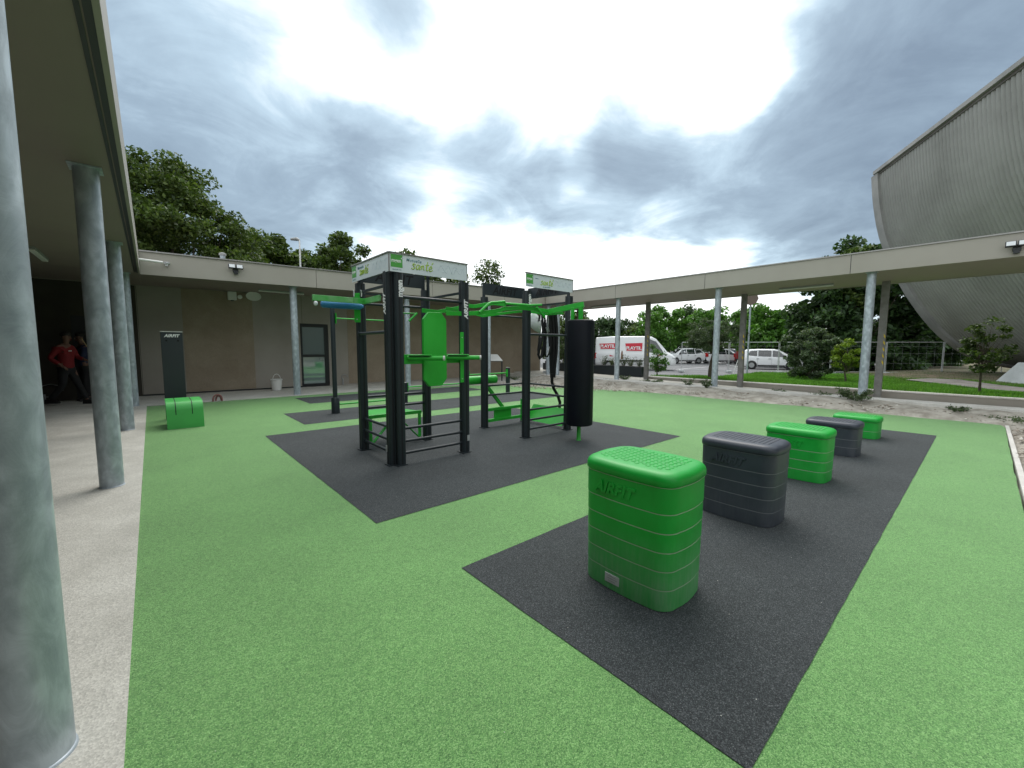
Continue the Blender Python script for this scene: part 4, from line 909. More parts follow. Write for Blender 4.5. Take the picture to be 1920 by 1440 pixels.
# dark case on the walkway corner
c = G(1034, 707, .0); t = thing('tool_case', 'small black case lying on the walkway corner beside the steel column', 'case', c)
M = Matrix.Rotation(-YAW, 3, 'Z'); mb = MB(); mb.cbox(c+Vector((0,0,.19)), .40, .28, .30, M); build('body', mb, 'strap', t, bevel=.05)
mb = MB(); mb.cbox(c+Vector((0,0,.36)), .44, .30, .05, M); mb.cbox(c+M@Vector((-.32,0,.16)), .12, .25, .30, Matrix.Rotation(.35,3,'Y')); build('lid', mb, 'light_concrete', t, bevel=.015)
mb = MB(); c = G(1024,694,.0); mb.cbox(c+Vector((0,0,.30)), .16, .12, .6, M); tag(build('marker_post', mb, 'dark_frame', bevel=.01), 'short dark post standing in front of the corner columns', 'post')

# ------------------------------------------------------------------ vegetation
def leaves(cen, n, spread, size, zs=.7, droop=0., seed=0):
    rg = np.random.default_rng(seed); cen = np.asarray(cen); k = len(cen)
    idx = rg.integers(0, k, n); p = rg.normal(0, 1, (n, 3)); ln = np.linalg.norm(p, axis=1, keepdims=True)
    p = p/ln*(rg.random((n, 1))**.45)*np.asarray(spread).reshape(-1, 1)[idx % len(np.atleast_1d(spread))]; p[:, 2] *= zs
    p += cen[idx]
    nn = rg.normal(0, 1, (n, 3))+np.array([0, 0, 1.1]); nn /= np.linalg.norm(nn, axis=1, keepdims=True)
    a = np.cross(nn, rg.normal(0, 1, (n, 3))); a /= np.linalg.norm(a, axis=1, keepdims=True); b = np.cross(nn, a)
    s = size*rg.uniform(.6, 1.35, (n, 1)); a = a*s; b = b*s*.55
    V = np.stack([p-a, p+b-a*.1+nn*s*.12, p+a-np.array([0, 0, droop])*s, p-b-a*.1+nn*s*.12], 1)
    return V.reshape(-1, 3), np.arange(n*4).reshape(-1, 4)
def foliage(name, V, Fc, m_, root):
    V = V-np.array(root.location); o = scatter_mesh(name, V, Fc, m_, None, None); o.parent = root; return o
def tree(name, lab, base, h, th, rx, m_, n, size, nclump=60, clump=.18, shape='round', seed=1, group='trees around the court', ry=None, lean=0., core=.0, cat='tree', tr=.012, zs=.7, lobe=.22):
    rg = np.random.default_rng(seed); base = Vector(base); t = thing(name, lab, cat, base, group); ry = ry or rx
    zc, rz = (th+h)/2, (h-th)/2; cs = []
    while len(cs) < nclump:
        q = rg.uniform(-1, 1, 3); r_ = math.hypot(q[0], q[1]); zq = (q[2]+1)/2
        lim = {'round': math.sqrt(max(0, 1-q[2]**2)), 'cone': (1-zq)**.75*.98+.03, 'egg': math.sqrt(max(0, 1-q[2]**2))*(1.15-.45*zq), 'dome': math.sqrt(max(0, 1-zq**2.2)), 'flat': math.sqrt(max(0, 1-abs(q[2])**3))}[shape]
        lim *= 1.0-.62*lobe+lobe*math.sin(3*math.atan2(q[1], q[0])+seed*2+q[2]*3)
        if r_ > lim or r_ < lim*core: continue
        if rg.random() > .35+.75*r_/max(lim, .01): continue
        cs.append((base.x+q[0]*rx+lean*zq, base.y+q[1]*ry, base.z+zc+q[2]*rz))
    cs = np.array(cs); spread = rg.uniform(.7, 1.3, nclump)*clump*(rx+rz)
    mb = MB(); top = base+Vector((lean*.6, 0, th+(h-th)*.72)); r0_ = max(.03, h*tr)
    mid = base+Vector((lean*.2+rg.uniform(-.1,.1), rg.uniform(-.1,.1), th)); mb.tube([base-Vector((0,0,.1)), base+Vector((0,0,th*.4)), mid, top], [r0_*1.3, r0_, r0_*.85, r0_*.25], 9)
    for c in cs[::max(1, nclump//22)]:
        c = Vector(c); z0 = th+(h-th)*rg.uniform(0, .35)*max(0, (c.z-base.z-th)/(h-th)+.2); st = base+Vector((0, 0, z0)); md = st.lerp(c, .5)+Vector((0, 0, -.04*h if rg.random() < .5 else .03*h))
        mb.tube([st, md, c], [r0_*.42, r0_*.25, r0_*.08], 6)
    build('trunk', mb, 'bark', t, smooth=60)
    V, Fc = leaves(cs, n, spread, size, zs, .2, seed); foliage('crown', V, Fc, m_, t); return t
# behind the back building
gz = -.42
def TB(px, dist): p = FAR(px, 650, dist); return (p.x, p.y, gz)
tree('broadleaf_tree', 'biggest tree, a tall dark green crown rising behind the back roof beside the gallery', TB(350, 25), 10.4, 1.2, 4.3, 'leaf_mid', 120000, .09, 400, .072, 'dome', 9, lean=-.6, tr=.012, lobe=.08)
tree('broadleaf_tree', 'thin sparse branch tip of a tree sticking out right of the biggest tree', TB(452, 27), 8.3, 3.6, 1.3, 'leaf_mid', 1500, .10, 26, .12, 'round', 31)
tree('broadleaf_tree', 'leafy tree just left of the street lamp behind the back roof', TB(522, 30), 8.9, 2.0, 2.3, 'leaf_mid', 14000, .14, 60, .13, 'round', 4)
tree('broadleaf_tree', 'low bushy tree directly behind the street lamp', TB(578, 31), 8.2, 2.0, 2.2, 'leaf_mid', 11000, .14, 50, .14, 'round', 15)
tree('broadleaf_tree', 'rounded tree behind the back roof, left of the left rig tower banner', TB(640, 29), 8.9, 2.0, 2.1, 'leaf_mid', 16000, .13, 70, .13, 'egg', 5)
tree('broadleaf_tree', 'small tree peeping out beside the rounded tree and the left banner', TB(690, 31), 8.7, 2.0, 1.9, 'leaf_mid', 9000, .14, 45, .14, 'round', 6)
tree('broadleaf_tree', 'tree with its top just above the left banner', TB(752, 32), 9.4, 2.0, 2.1, 'leaf_mid', 10000, .14, 55, .14, 'egg', 7)
tree('broadleaf_tree', 'low tree seen between the left tower posts above the back roof', TB(822, 33), 8.1, 2.0, 2.3, 'leaf_mid', 8000, .14, 45, .14, 'round', 17)
tree('broadleaf_tree', 'small pointed tree above the right tower name plate', TB(925, 36), 9.6, 2.0, 3.2, 'leaf_mid', 16000, .14, 90, .12, 'cone', 8)
tree('broadleaf_tree', 'low hedge like tree filling the gap right of the big tree', TB(474, 29), 7.6, 1.6, 2.5, 'leaf_mid', 11000, .15, 50, .14, 'round', 18)
# beyond the car park
def TG(px, dist, z=-.2): p = FAR(px, 650, dist); return (p.x, p.y, z)
far_g = 'trees beyond the car park'
for i, (px, dist, h, rx, m_, n, lab) in enumerate([
    (1062, 40, 3.9, 2.6, 'leaf_mid', 4500, 'bushy tree seen behind the hanging straps'),
    (1135, 52, 5.2, 3.0, 'leaf_dark', 7000, 'dark tree behind the rear of the white van'),
    (1172, 60, 5.6, 3.0, 'leaf_dark', 5000, 'dark tree top behind the first canopy column'),
    (1200, 50, 4.4, 2.2, 'leaf_mid', 4500, 'yellowish low tree behind the van roof'),
    (1236, 48, 6.1, 2.8, 'leaf_bright', 9000, 'bright green tree behind the van cab'),
    (1282, 64, 7.4, 2.9, 'leaf_dark', 6000, 'greyish dark tree between two bright green trees'),
    (1322, 50, 6.0, 2.6, 'leaf_bright', 7500, 'bright green tree above the olive tree'),
    (1362, 62, 5.6, 2.6, 'leaf_mid', 4500, 'mid green tree behind the olive tree, left of the hazard striped post'),
    (1412, 46, 5.6, 2.3, 'leaf_bright', 7500, 'bright tree behind the hazard striped post and the round sign'),
    (1452, 44, 4.9, 2.3, 'leaf_bright', 6500, 'bright tree merging into the large dark tree')]):
    tree('broadleaf_tree', lab, TG(px, dist), h, h*.22, rx, m_, n, .17, 55, .15, 'egg' if i % 2 else 'round', 20+i, far_g)
# hedge row closing the far side
hv = []
for i in range(60):
    p = FAR(1050+i*12.5, 650, 66+4*math.sin(i)); hv.append((p.x, p.y, 1.5+.9*math.sin(i*1.7)))
V, Fc = leaves(np.array(hv), 16000, [1.9], .2, .9, .1, 77); scatter_mesh('far_hedge', V, Fc, 'leaf_dark', 'dark far off hedge closing the car park', 'hedge')
# large dark tree and bushes right
tree('broadleaf_tree', 'very large dark spreading tree between the car park and the shell hall', TG(1606, 42), 10.3, .2, 5.9, 'leaf_dark', 46000, .2, 190, .08, 'dome', 41, None, core=.1)
tree('broadleaf_tree', 'dark tree mass behind the right canopy post pair and the fence', TG(1658, 48), 8.6, .2, 4.3, 'leaf_dark', 22000, .2, 90, .10, 'dome', 42, None)
tree('broadleaf_tree', 'dark leafy branch mass low beside the white car', TG(1500, 46), 6.0, .3, 3.2, 'leaf_dark', 11000, .18, 70, .11, 'dome', 43, None)
tree('shrub', 'large rounded dark bush in front of the white car bonnet', TG(1523, 26.5, -.18), 2.7, .05, 1.4, 'leaf_olive', 15000, .06, 90, .09, 'round', 44, None, cat='bush', tr=.02)
V_ = TG(1590, 25.2, -.15)
tree('shrub', 'small yellow green bush beside the fence, left of the round canopy column', V_, 2.0, .5, .62, 'leaf_yellow', 4200, .05, 40, .12, 'round', 45, None, cat='bush', tr=.02)
o_ = G(1331, 710, .14)
tree('olive_tree', 'grey green olive tree with a forked trunk on the lawn', o_, 2.62, 1.05, 1.15, 'leaf_olive', 15000, .032, 90, .10, 'round', 46, None, cat='olive tree', tr=.03)
o_ = G(1836, 736, .15)
tree('young_tree', 'young leafy tree on the lawn in front of the shell hall', o_, 2.3, .62, .55, 'leaf_mid', 1700, .055, 34, .13, 'egg', 47, None, cat='young tree', tr=.012, lean=.12)
tree('young_tree', 'young leafy bush overlapping the van cab, behind the hazard striped post', G(1232, 703, .1), 1.62, .15, .55, 'leaf_bright', 1500, .05, 30, .15, 'round', 48, None, cat='young tree', tr=.012)
tree('broadleaf_tree', 'tall leafy tree seen between the straps and the punching bag', TG(1062, 30), 4.3, .2, 1.8, 'leaf_mid', 7000, .12, 60, .12, 'round', 51)
tree('broadleaf_tree', 'green tree behind the top of the punching bag', TG(1098, 34), 4.6, .2, 2.2, 'leaf_dark', 7000, .14, 60, .12, 'round', 52)
tree('shrub', 'pale yellowish shrub behind the black punching bag', FAR(1075, 650, 22.5)+Vector((0,0,-1.4)), 2.4, .1, .95, 'leaf_weed', 5000, .06, 50, .12, 'round', 49, None, cat='bush')
# bright leaf accents of the right tree top above the canopy
tree('broadleaf_tree', 'tree top peeping over the right canopy beside the shell hall rim', TG(1600, 40), 9.9, 4, 1.7, 'leaf_mid', 5000, .16, 40, .13, 'egg', 50, None)

def weed(px, py, z, h, w, n, lab, seed, m_='leaf_weed'):
    p = G(px, py, z); t = thing('weed', lab, 'weed', p, 'weeds along the kerb'); rg = random.Random(seed); mb = MB(); cs = []
    for k in range(int(9+w*14)):
        a = rg.uniform(0, 6.28); l_ = rg.uniform(.5, 1); e = p+Vector((math.cos(a)*w*l_, math.sin(a)*w*l_, h*rg.uniform(.4, 1)))
        md = p.lerp(e, .5)+Vector((0,0,h*.18)); mb.tube([p, md, e], [.006,.005,.003], 5)
        for q in range(6): f_ = .35+.13*q; cs.append(tuple(p.lerp(md, f_*2) if f_ < .5 else md.lerp(e, f_*2-1)))
    build('stem', mb, 'leaf_weed', t)
    V, Fc = leaves(np.array(cs), n, [.05], .022, 1, .3, seed); foliage('leaf', V, Fc, m_, t)
weed(1603, 754, .12, .34, .46, 1500, 'largest leafy weed, at the foot of the round canopy column', 1)
weed(1325, 730, .14, .36, .26, 600, 'upright weed at the foot of the canopy column by the olive tree', 2)
weed(1171, 714, .14, .22, .30, 500, 'weed at the foot of the canopy column beside the planter', 3)
weed(1222, 719, .12, .16, .5, 600, 'low spreading weed patch at the kerb right of the planter', 4)
weed(1290, 726, .12, .30, .3, 260, 'thin dry weed between the planter and the olive tree column', 5)
weed(1135, 715, .10, .10, .22, 220, 'small yellowish weed right of the punching bag', 6)
weed(1462, 738, .12, .12, .3, 260, 'flat weed on the earth below the dark bush', 7)
weed(1545, 745, .12, .14, .34, 320, 'flat weed left of the largest weed', 8)
weed(1793, 772, .10, .12, .26, 300, 'low weed on the earth below the young tree', 9)
weed(1890, 789, .06, .07, .4, 220, 'creeping weed at the right edge near the turf corner', 10)
weed(965, 712, .01, .13, .3, 260, 'weed at the turf edge between the two towers', 11)

# planter
t = thing('planter', 'long black planter trough with small plants under the right canopy', 'planter', (17, 12.5, .15))
mb = MB(); zp = .13
mb.box(16.75, 16.79, 10.2, 16.5, zp, zp+.46); mb.box(17.26, 17.3, 10.2, 16.5, zp, zp+.46); mb.box(16.79, 17.26, 10.2, 10.24, zp, zp+.46); mb.box(16.79, 17.26, 16.46, 16.5, zp, zp+.46); build('trough', mb, 'black_metal', t, bevel=.008)
mb = MB(); mb.box(16.79, 17.26, 10.24, 16.46, zp+.3, zp+.40); build('soil', mb, 'earth', t)
for i, (px, hh, lab) in enumerate([(1130, .55, 'spiky plant in the planter nearest the punching bag'), (1147, .5, 'thin plant in the planter left of the canopy column'), (1170, .62, 'tall thin plant in the planter with brown stem, right of the canopy column'), (1183, .5, 'bushy dark plant in the planter'), (1198, .45, 'last plant at the right end of the planter')]):
    c = PL(px, 690, 0, 17.02); c.z = zp+.38; t = thing('planter_shrub', lab, 'plant', c, 'plants in the black planter'); mb = MB(); cs = []
    for k in range(11):
        e = c+Vector((random.uniform(-.22,.22), random.uniform(-.25,.25), hh*random.uniform(.5,1))); mb.tube([c, c.lerp(e,.5)+Vector((0,0,.05)), e], [.008,.006,.003], 5); cs += [tuple(c.lerp(e, q)) for q in (.4,.6,.8,1)]
    build('stem', mb, 'bark', t); V, Fc = leaves(np.array(cs), 420, [.06], .022, 1, .3, 60+i); foliage('leaf', V, Fc, 'leaf_mid' if i % 2 else 'leaf_olive', t)

# ------------------------------------------------------------------ shell hall
dS = Vector((math.sin(R(58.8)), math.cos(R(58.8)), 0)); eS = Vector((math.cos(R(58.8)), -math.sin(R(58.8)), 0)); TD = 32.
def arcpt(x, y):
    d = ray(x, y); k = TD/d.dot(dS); p = d*k+Vector((0,0,H)); return (p.dot(eS), p.z)
raw = [arcpt(*p) for p in ((1643,331),(1646,380),(1654,430),(1666,468),(1693,527),(1720,570),(1750,608),(1776,633),(1803,653),(1840,670),(1880,680),(1935,687))]
prof = []
for i in range(len(raw)-1):
    p_1, p0, p1, p2 = raw[max(0,i-1)], raw[i], raw[i+1], raw[min(len(raw)-1,i+2)]
    for k in range(6):
        q = k/6; prof.append(tuple(.5*((2*p0[j])+(-p_1[j]+p1[j])*q+(2*p_1[j]-5*p0[j]+4*p1[j]-p2[j])*q*q+(-p_1[j]+3*p0[j]-3*p1[j]+p2[j])*q**3) for j in (0,1)))
prof.append(raw[-1]); prof = np.array(prof)
arc = np.r_[0, np.cumsum(np.linalg.norm(np.diff(prof, axis=0), axis=1))]
rows = []; row = .62; a_ = 0
while a_ < arc[-1]-.01: rows += [(a_, .0), (min(a_+row-.03, arc[-1]), .016)]; a_ += row
PR = [(np.interp(a, arc, prof[:,0]), np.interp(a, arc, prof[:,1]), o) for a, o in rows]
PN = []
for i in range(len(PR)):
    a, b = PR[max(0,i-1)], PR[min(len(PR)-1,i+1)]; tx, tz = b[0]-a[0], b[1]-a[1]; l_ = math.hypot(tx, tz); PN.append((tz/l_, -tx/l_))   # outward (towards the court)
nT = 700; per = .24; V = []; Ts = np.linspace(TD-.35, -6, nT)
Tn = int((TD-.72+6)/per)*7; Ts = np.linspace(TD-.72, -6, Tn)
cc = np.abs(np.sin(np.pi*Ts/per))**.6*.13
D3, E3 = np.array(dS), np.array(eS)
for (s_, z_, o_), (ns, nz_) in zip(PR, PN):
    off = cc+o_; V.append(D3[None]*Ts[:, None]+E3[None]*(s_+ns*off)[:, None]+np.array([0,0,1.])[None]*(z_+nz_*off)[:, None])
V = np.concatenate(V); nr = len(PR); I = np.arange(nr-1)[:, None]*Tn+np.arange(Tn-1)[None]; I = I.ravel()
Fq = np.stack([I, I+1, I+1+Tn, I+Tn], 1)
hall = thing('shell_hall', 'huge curved concrete shell roof with ribbed cladding rising at the right edge', 'hall', tuple(dS*15+eS*17))
mat('shell_cladding', rough=.7, fn=mottled((.26, .26, .25), (.345, .345, .335), .35, 7, .15, 12, .01))
mat('shell_concrete', rough=.8, fn=mottled((.22, .22, .215), (.31, .305, .295), .8, 8, .3, 14, .01))
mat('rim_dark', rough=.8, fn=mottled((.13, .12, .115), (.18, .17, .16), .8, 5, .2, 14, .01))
o = scatter_mesh('ribbed_cladding', V-np.array(hall.location), Fq, 'shell_cladding', None, None); o.parent = hall; o.data.shade_smooth(); o.data.set_sharp_from_angle(angle=R(35))
def W3(s_, z_, T): return dS*T+eS*s_+Vector((0,0,z_))
mb = MB(); q = []
for i in range(0, len(PR)):
    s_, z_, _ = PR[i]; ns, nz_ = PN[i]; q.append([W3(s_+ns*a, z_+nz_*a, T) for a, T in ((.26, TD), (.26, TD-.71), (-.6, TD-.71), (-.6, TD))])
vs = [v for r_ in q for v in r_]; fs = [(i*4+k, i*4+(k+1)%4, (i+1)*4+(k+1)%4, (i+1)*4+k) for i in range(len(q)-1) for k in range(4)]+[(3,2,1,0), tuple(len(vs)-4+k for k in range(4))]
mb.add(vs, fs); build('rim', mb, 'shell_concrete', hall, smooth=30)
mb = MB(); s_, z_, _ = PR[0]; mb.bar(W3(s_-.10, z_+.10, TD-.3), W3(s_-.10, z_+.10, -6), .42, .20); build('edge_beam', mb, 'shell_concrete', hall)
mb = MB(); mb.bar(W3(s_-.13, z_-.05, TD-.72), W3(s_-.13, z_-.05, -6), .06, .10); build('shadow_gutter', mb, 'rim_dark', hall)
# solid back of the shell and its abutment
mb = MB(); vs = []; 
for s_, z_, _ in PR: vs += [W3(s_+.7, z_+.2, TD-1.02), W3(s_+.7, z_+.2, -6)]
mb.add(vs, [(2*i, 2*i+2, 2*i+3, 2*i+1) for i in range(len(PR)-1)]); build('inner_shell', mb, 'shell_concrete', hall)
pA = G(1846, 711, .0); pB = G(1990, 722, .0); d_ = (pB-pA).normalized(); n_ = Vector((-d_.y, d_.x, 0)); n_ = n_ if n_.dot(dS) > 0 else -n_
mb = MB(); q0 = pA; q1 = pA+d_*16
mb.hexa([q0-Vector((0,0,.6)), q1-Vector((0,0,.6)), q1+n_*6-Vector((0,0,.6)), q0+n_*6-Vector((0,0,.6))], [q0+d_*.9+n_*.5+Vector((0,0,.85)), q1+n_*.5+Vector((0,0,.85)), q1+n_*6+Vector((0,0,1.0)), q0+d_*.9+n_*6+Vector((0,0,1.0))])
build('abutment', mb, 'light_concrete', hall)
# distant white building and things under the arch
b0, b1 = FAR(1738, 669, 62), FAR(1812, 670, 62); t = thing('white_building', 'distant white building with tall openings seen under the shell rim', 'building', (b0.x, b0.y, 0))
d_ = (b1-b0); d_.z = 0; n_ = Vector((-d_.y, d_.x, 0)).normalized(); n_ = n_ if n_.dot(b0) > 0 else -n_; u_ = d_.normalized(); zb_ = b0.z-.4
mb = MB(); q0, q1 = b0-u_*3, b1+u_*8; q0.z = q1.z = zb_; mb.hexa([q0,q1,q1+n_*5,q0+n_*5],[p+Vector((0,0,3.4)) for p in (q0,q1,q1+n_*5,q0+n_*5)]); build('wall', mb, 'arch_white', t)
for px in (1752, 1775, 1790, 1803):
    p = FAR(px, 660, 61.8); p.z = zb_; mb = MB(); mb.bar(p+Vector((0,0,.5)), p+Vector((0,0,2.6)), .9 if px != 1775 else .3, .06, tuple(n_)); build('window', mb, 'window_glass' if px == 1775 else 'grey_plastic', t)
p = FAR(1750.5, 668, 50); t = thing('orange_bollard', 'orange red bollard standing before the distant white building', 'bollard', p)
mb = MB(); mb.lathe(p, [(.24,0),(.22,.75),(.13,.95),(.1,1.05)], 16); build('body', mb, 'orange_plastic', t, smooth=40)
mb = MB(); mb.lathe(p+Vector((0,0,1.05)), [(.2,0),(.16,.12),(.03,.2)], 14); build('cap', mb, 'dark_frame', t, smooth=40)

# ------------------------------------------------------------------ temporary fence
FA = G(1276, 697, -.16); FB = G(1658, 702, -.14); fd = (FB-FA).normalized()
fl = (FB-FA).length; npan = 4; pl_ = fl/npan
labs = ['wire fence panel behind the van cab and the olive tree', 'wire fence panel in front of the white car', 'wire fence panel crossing the large dark bush', 'wire fence panel beside the yellow green bush', 'wire fence panel in front of the dark trees', 'last wire fence panel reaching under the shell rim']
for i in range(6):
    a = FA+fd*pl_*i+fd*.03; b = FA+fd*pl_*(i+1)-fd*.03; t = thing('wire_fence', labs[i], 'fence', a, 'temporary wire fence panels')
    for p in (a, b): mb = MB(); mb.tube([p+Vector((0,0,.02)), p+Vector((0,0,2.02))], .021, 8); build('post', mb, 'steel', t, smooth=50)
    mb = MB(); mb.tube([a+Vector((0,0,2.0)), b+Vector((0,0,2.0))], .021, 8); mb.tube([a+Vector((0,0,.14)), b+Vector((0,0,.14))], .015, 8); build('rail', mb, 'steel', t, smooth=50)
    mb = MB(); k = 0
    while k*.42 < (b-a).length: q = a+fd*k*.42; mb.tube([q+Vector((0,0,.14)), q+Vector((0,0,2.0))], .0016, 3, False); k += 1
    for z in (.7,1.3,1.75): mb.tube([a+Vector((0,0,z)), b+Vector((0,0,z))], .0025, 3, False)
    build('wire_mesh', mb, 'steel', t)
    mb = MB(); M = Matrix.Rotation(math.atan2(fd.y, fd.x), 3, 'Z'); mb.cbox(a+Vector((0,0,.06)), .28, .70, .14, M); build('foot_block', mb, 'light_concrete', t, bevel=.02)
# white A frame stand leaning by the fence
p = G(1384, 700, -.14); t = thing('trestle', 'thin white trestle stand beside the hazard striped post', 'trestle', p)
for s_ in (-1, 1):
    mb = MB(); mb.bar(p+fd*.28*s_, p+fd*.05*s_+Vector((0,0,.85)), .04, .03, (0,1,0)); build('leg', mb, 'white_plastic', t)
mb = MB(); mb.bar(p-fd*.18+Vector((0,0,.3)), p+fd*.18+Vector((0,0,.3)), .03, .03); build('crossbar', mb, 'white_plastic', t)

# lamps, poles and a sign
def lamp(px, ytop, dist, lab, arm=True):
    p = FAR(px, 650, dist); p.z = -.4; zt = FAR(px, ytop, dist).z; t = thing('street_lamp', lab, 'street lamp', p)
    mb = MB(); mb.tube([p, Vector((p.x,p.y,zt))], [.07,.045], 12); build('pole', mb, 'arch_white' if arm else 'white_plastic', t, smooth=50)
    mb = MB(); q = Vector((p.x,p.y,zt)); dd_ = -rt if arm else Vector((0,0,0)); dd_.z = 0
    if arm: mb.tube([q, q+dd_*.16+Vector((0,0,.06)), q+dd_*.5+Vector((0,0,.05))], [.05,.11,.07], 12)
    else: mb.lathe(q, [(.12,-.05),(.14,.05),(.05,.12)], 14)
    build('lamp_head', mb, 'grey_plastic', t, smooth=50)
lamp(569.5, 451, 28, 'pale street lamp rising behind the back building roof')
lamp(1122, 604, 38, 'short white lamp post behind the rear of the van', False)
p = FAR(1408, 560, 30); t = thing('round_sign', 'brownish round sign seen from behind on a grey pole beside the hazard post', 'sign', (p.x, p.y, -.2)); nv = Vector((p.x, p.y, 0)).normalized()
mb = MB(); mb.tube([Vector((p.x,p.y,-.2)), Vector((p.x,p.y,p.z+.1))], .05, 12); build('pole', mb, 'galvanised_steel', t, smooth=50)
mb = MB(); mb.tube([p-nv*.06, p-nv*.09], .42, 8); build('disc', mb, 'sign_back', t)

# ------------------------------------------------------------------ vehicles
def lerp(a, b, t): return a+(b-a)*t
class Car:
    def __init__(s, name, lab, loc, heading, st, paint, wheels, wr=.33, group='vehicles in the car park', cat='car', zoff=0.):
        s.st = st; s.t = thing(name, lab, cat, loc, group, heading)
        xs = [q[0] for q in st]; s.xs = xs
        mb = MB(); X = np.linspace(xs[0], xs[-1], 60); X = sorted(set(list(X)+xs)); ring = []
        for x in X: ring.append(s.sec(x))
        n = len(ring[0]); vs = [(x, y, z) for x, r_ in zip(X, ring) for y, z in r_]
        fs = [(i*n+k, (i+1)*n+k, (i+1)*n+k+1, i*n+k+1) for i in range(len(X)-1) for k in range(n-1)]
        fs += [tuple(range(n)), tuple((len(X)-1)*n+k for k in range(n-1, -1, -1))]
        mb.add(vs, fs); s.body = build('body', mb, paint, s.t, smooth=38, local=True)
        hw = max(q[4] for q in st)
        for wx in wheels:
            for sd_ in (-1, 1):
                mb = MB(); c = Vector((wx, sd_*(hw-.10), wr))
                mb.tube([(wx, sd_*(hw-.22), wr), (wx, sd_*(hw+.004), wr)], wr+.055, 28); build('wheel_arch', mb, 'car_trim', s.t, local=True)
                mb = MB(); mb.tube([(wx, sd_*(hw-.2), wr), (wx, sd_*(hw+.0), wr), (wx, sd_*(hw+.02), wr)], [wr, wr, wr-.03], 28); w = build('wheel', mb, 'tyre', s.t, smooth=40, local=True)
                mb = MB(); mb.tube([(wx, sd_*(hw+.0), wr), (wx, sd_*(hw+.026), wr)], wr*.62, 24)
                for k in range(5):
                    a = k*2*math.pi/5; mb.cbox((wx+math.cos(a)*wr*.34, sd_*(hw+.03), wr+math.sin(a)*wr*.34), wr*.5, .012, .05, Matrix.Rotation(-a, 3, 'Y'))
                build('rim', mb, 'rim', w, local=True)
    def par(s, x):
        i = max(0, min(len(s.xs)-2, int(np.searchsorted(s.xs, x))-1)); a, b = s.st[i], s.st[i+1]; q = (x-a[0])/(b[0]-a[0]); return [lerp(u, v, q) for u, v in zip(a, b)]
    def sec(s, x):
        _, zb, zs, zr, wb, ws, wr_ = s.par(x)
        h = [(wb*.90, zb), (wb*.98, zb+.10), (wb, zb+.25), (max(wb, ws), (zb+zs)/2+.1), (ws, zs-.05), (ws*.985, zs), (lerp(ws*.985, wr_, .5), lerp(zs, zr-.05, .5)+.0), (wr_, zr-.06), (wr_-.07, zr-.02), (wr_*.6, zr), (0, zr+.008)]
        return [(-y, z) for y, z in h]+[(y, z) for y, z in h[-2::-1]]
    def side(s, x, v, sd_, off):
        _, zb, zs, zr, wb, ws, wr_ = s.par(x); return (x, sd_*(lerp(ws*.985, wr_, v)+off), lerp(zs, zr-.06, v))
    def glass(s, poly, nm='side_window', m_='car_glass', off=.012):
        for sd_ in (-1, 1):
            mb = MB(); a = [s.side(x, v, sd_, off) for x, v in poly]; b = [s.side(x, v, sd_, off-.02) for x, v in poly]; k = len(poly)
            mb.add(a+b, [tuple(range(k)), tuple(range(2*k-1, k-1, -1))]+[(i, (i+1) % k, k+(i+1) % k, k+i) for i in range(k)]); build(nm, mb, m_, s.t, local=True)
    def screen(s, xa, xb, nm, va=.0, vb=1.):
        A, B = s.par(xa), s.par(xb); mb = MB(); up_ = .015
        q = [(xa, -A[6]*.86, A[3]+up_), (xa, A[6]*.86, A[3]+up_), (xb, B[6]*.84, B[3]+up_), (xb, -B[6]*.84, B[3]+up_)]
        if xb < xa: q = q[::-1]
        mb.add(q+[(x, y, z-.03) for x, y, z in q], [(0,1,2,3),(7,6,5,4),(0,4,5,1),(1,5,6,2),(2,6,7,3),(3,7,4,0)]); build(nm, mb, 'car_glass', s.t, local=True)
    def part(s, nm, mb, m_, root=None, **k): return build(nm, mb, m_, root or s.t, local=True, **k)
HEAD = {}
def heading(px, delta=0.):          # yaw so that local +x points to the right as seen from the court at this column
    d = ray(px, 650); return math.atan2(-d.x, d.y)+delta
def common(c, xr, xf, zs, hw, tail=True, mirror_x=None):
    for sd_ in (-1, 1):
        mb = MB(); mb.cbox((xf-.12, sd_*(hw-.20), zs-.18), .30, .34, .14); c.part('headlight', mb, 'lamp_clear', bevel=.04)
        mb = MB(); mb.cbox((xr+.06, sd_*(hw-.07), zs-.05), .16, .16, .42); c.part('tail_light', mb, 'lamp_red', bevel=.03)
        if mirror_x is not None: mb = MB(); mb.cbox((mirror_x, sd_*(hw+.09), zs+.08), .16, .20, .15); c.part('mirror', mb, 'car_trim', bevel=.03)
        mb = MB(); 
        for x in (mirror_x-.95, mirror_x-1.75): mb.box(x-.09, x+.09, sd_*(hw+.01)-.012, sd_*(hw+.01)+.012, zs-.16, zs-.13)
        c.part('door_handle', mb, 'car_trim')
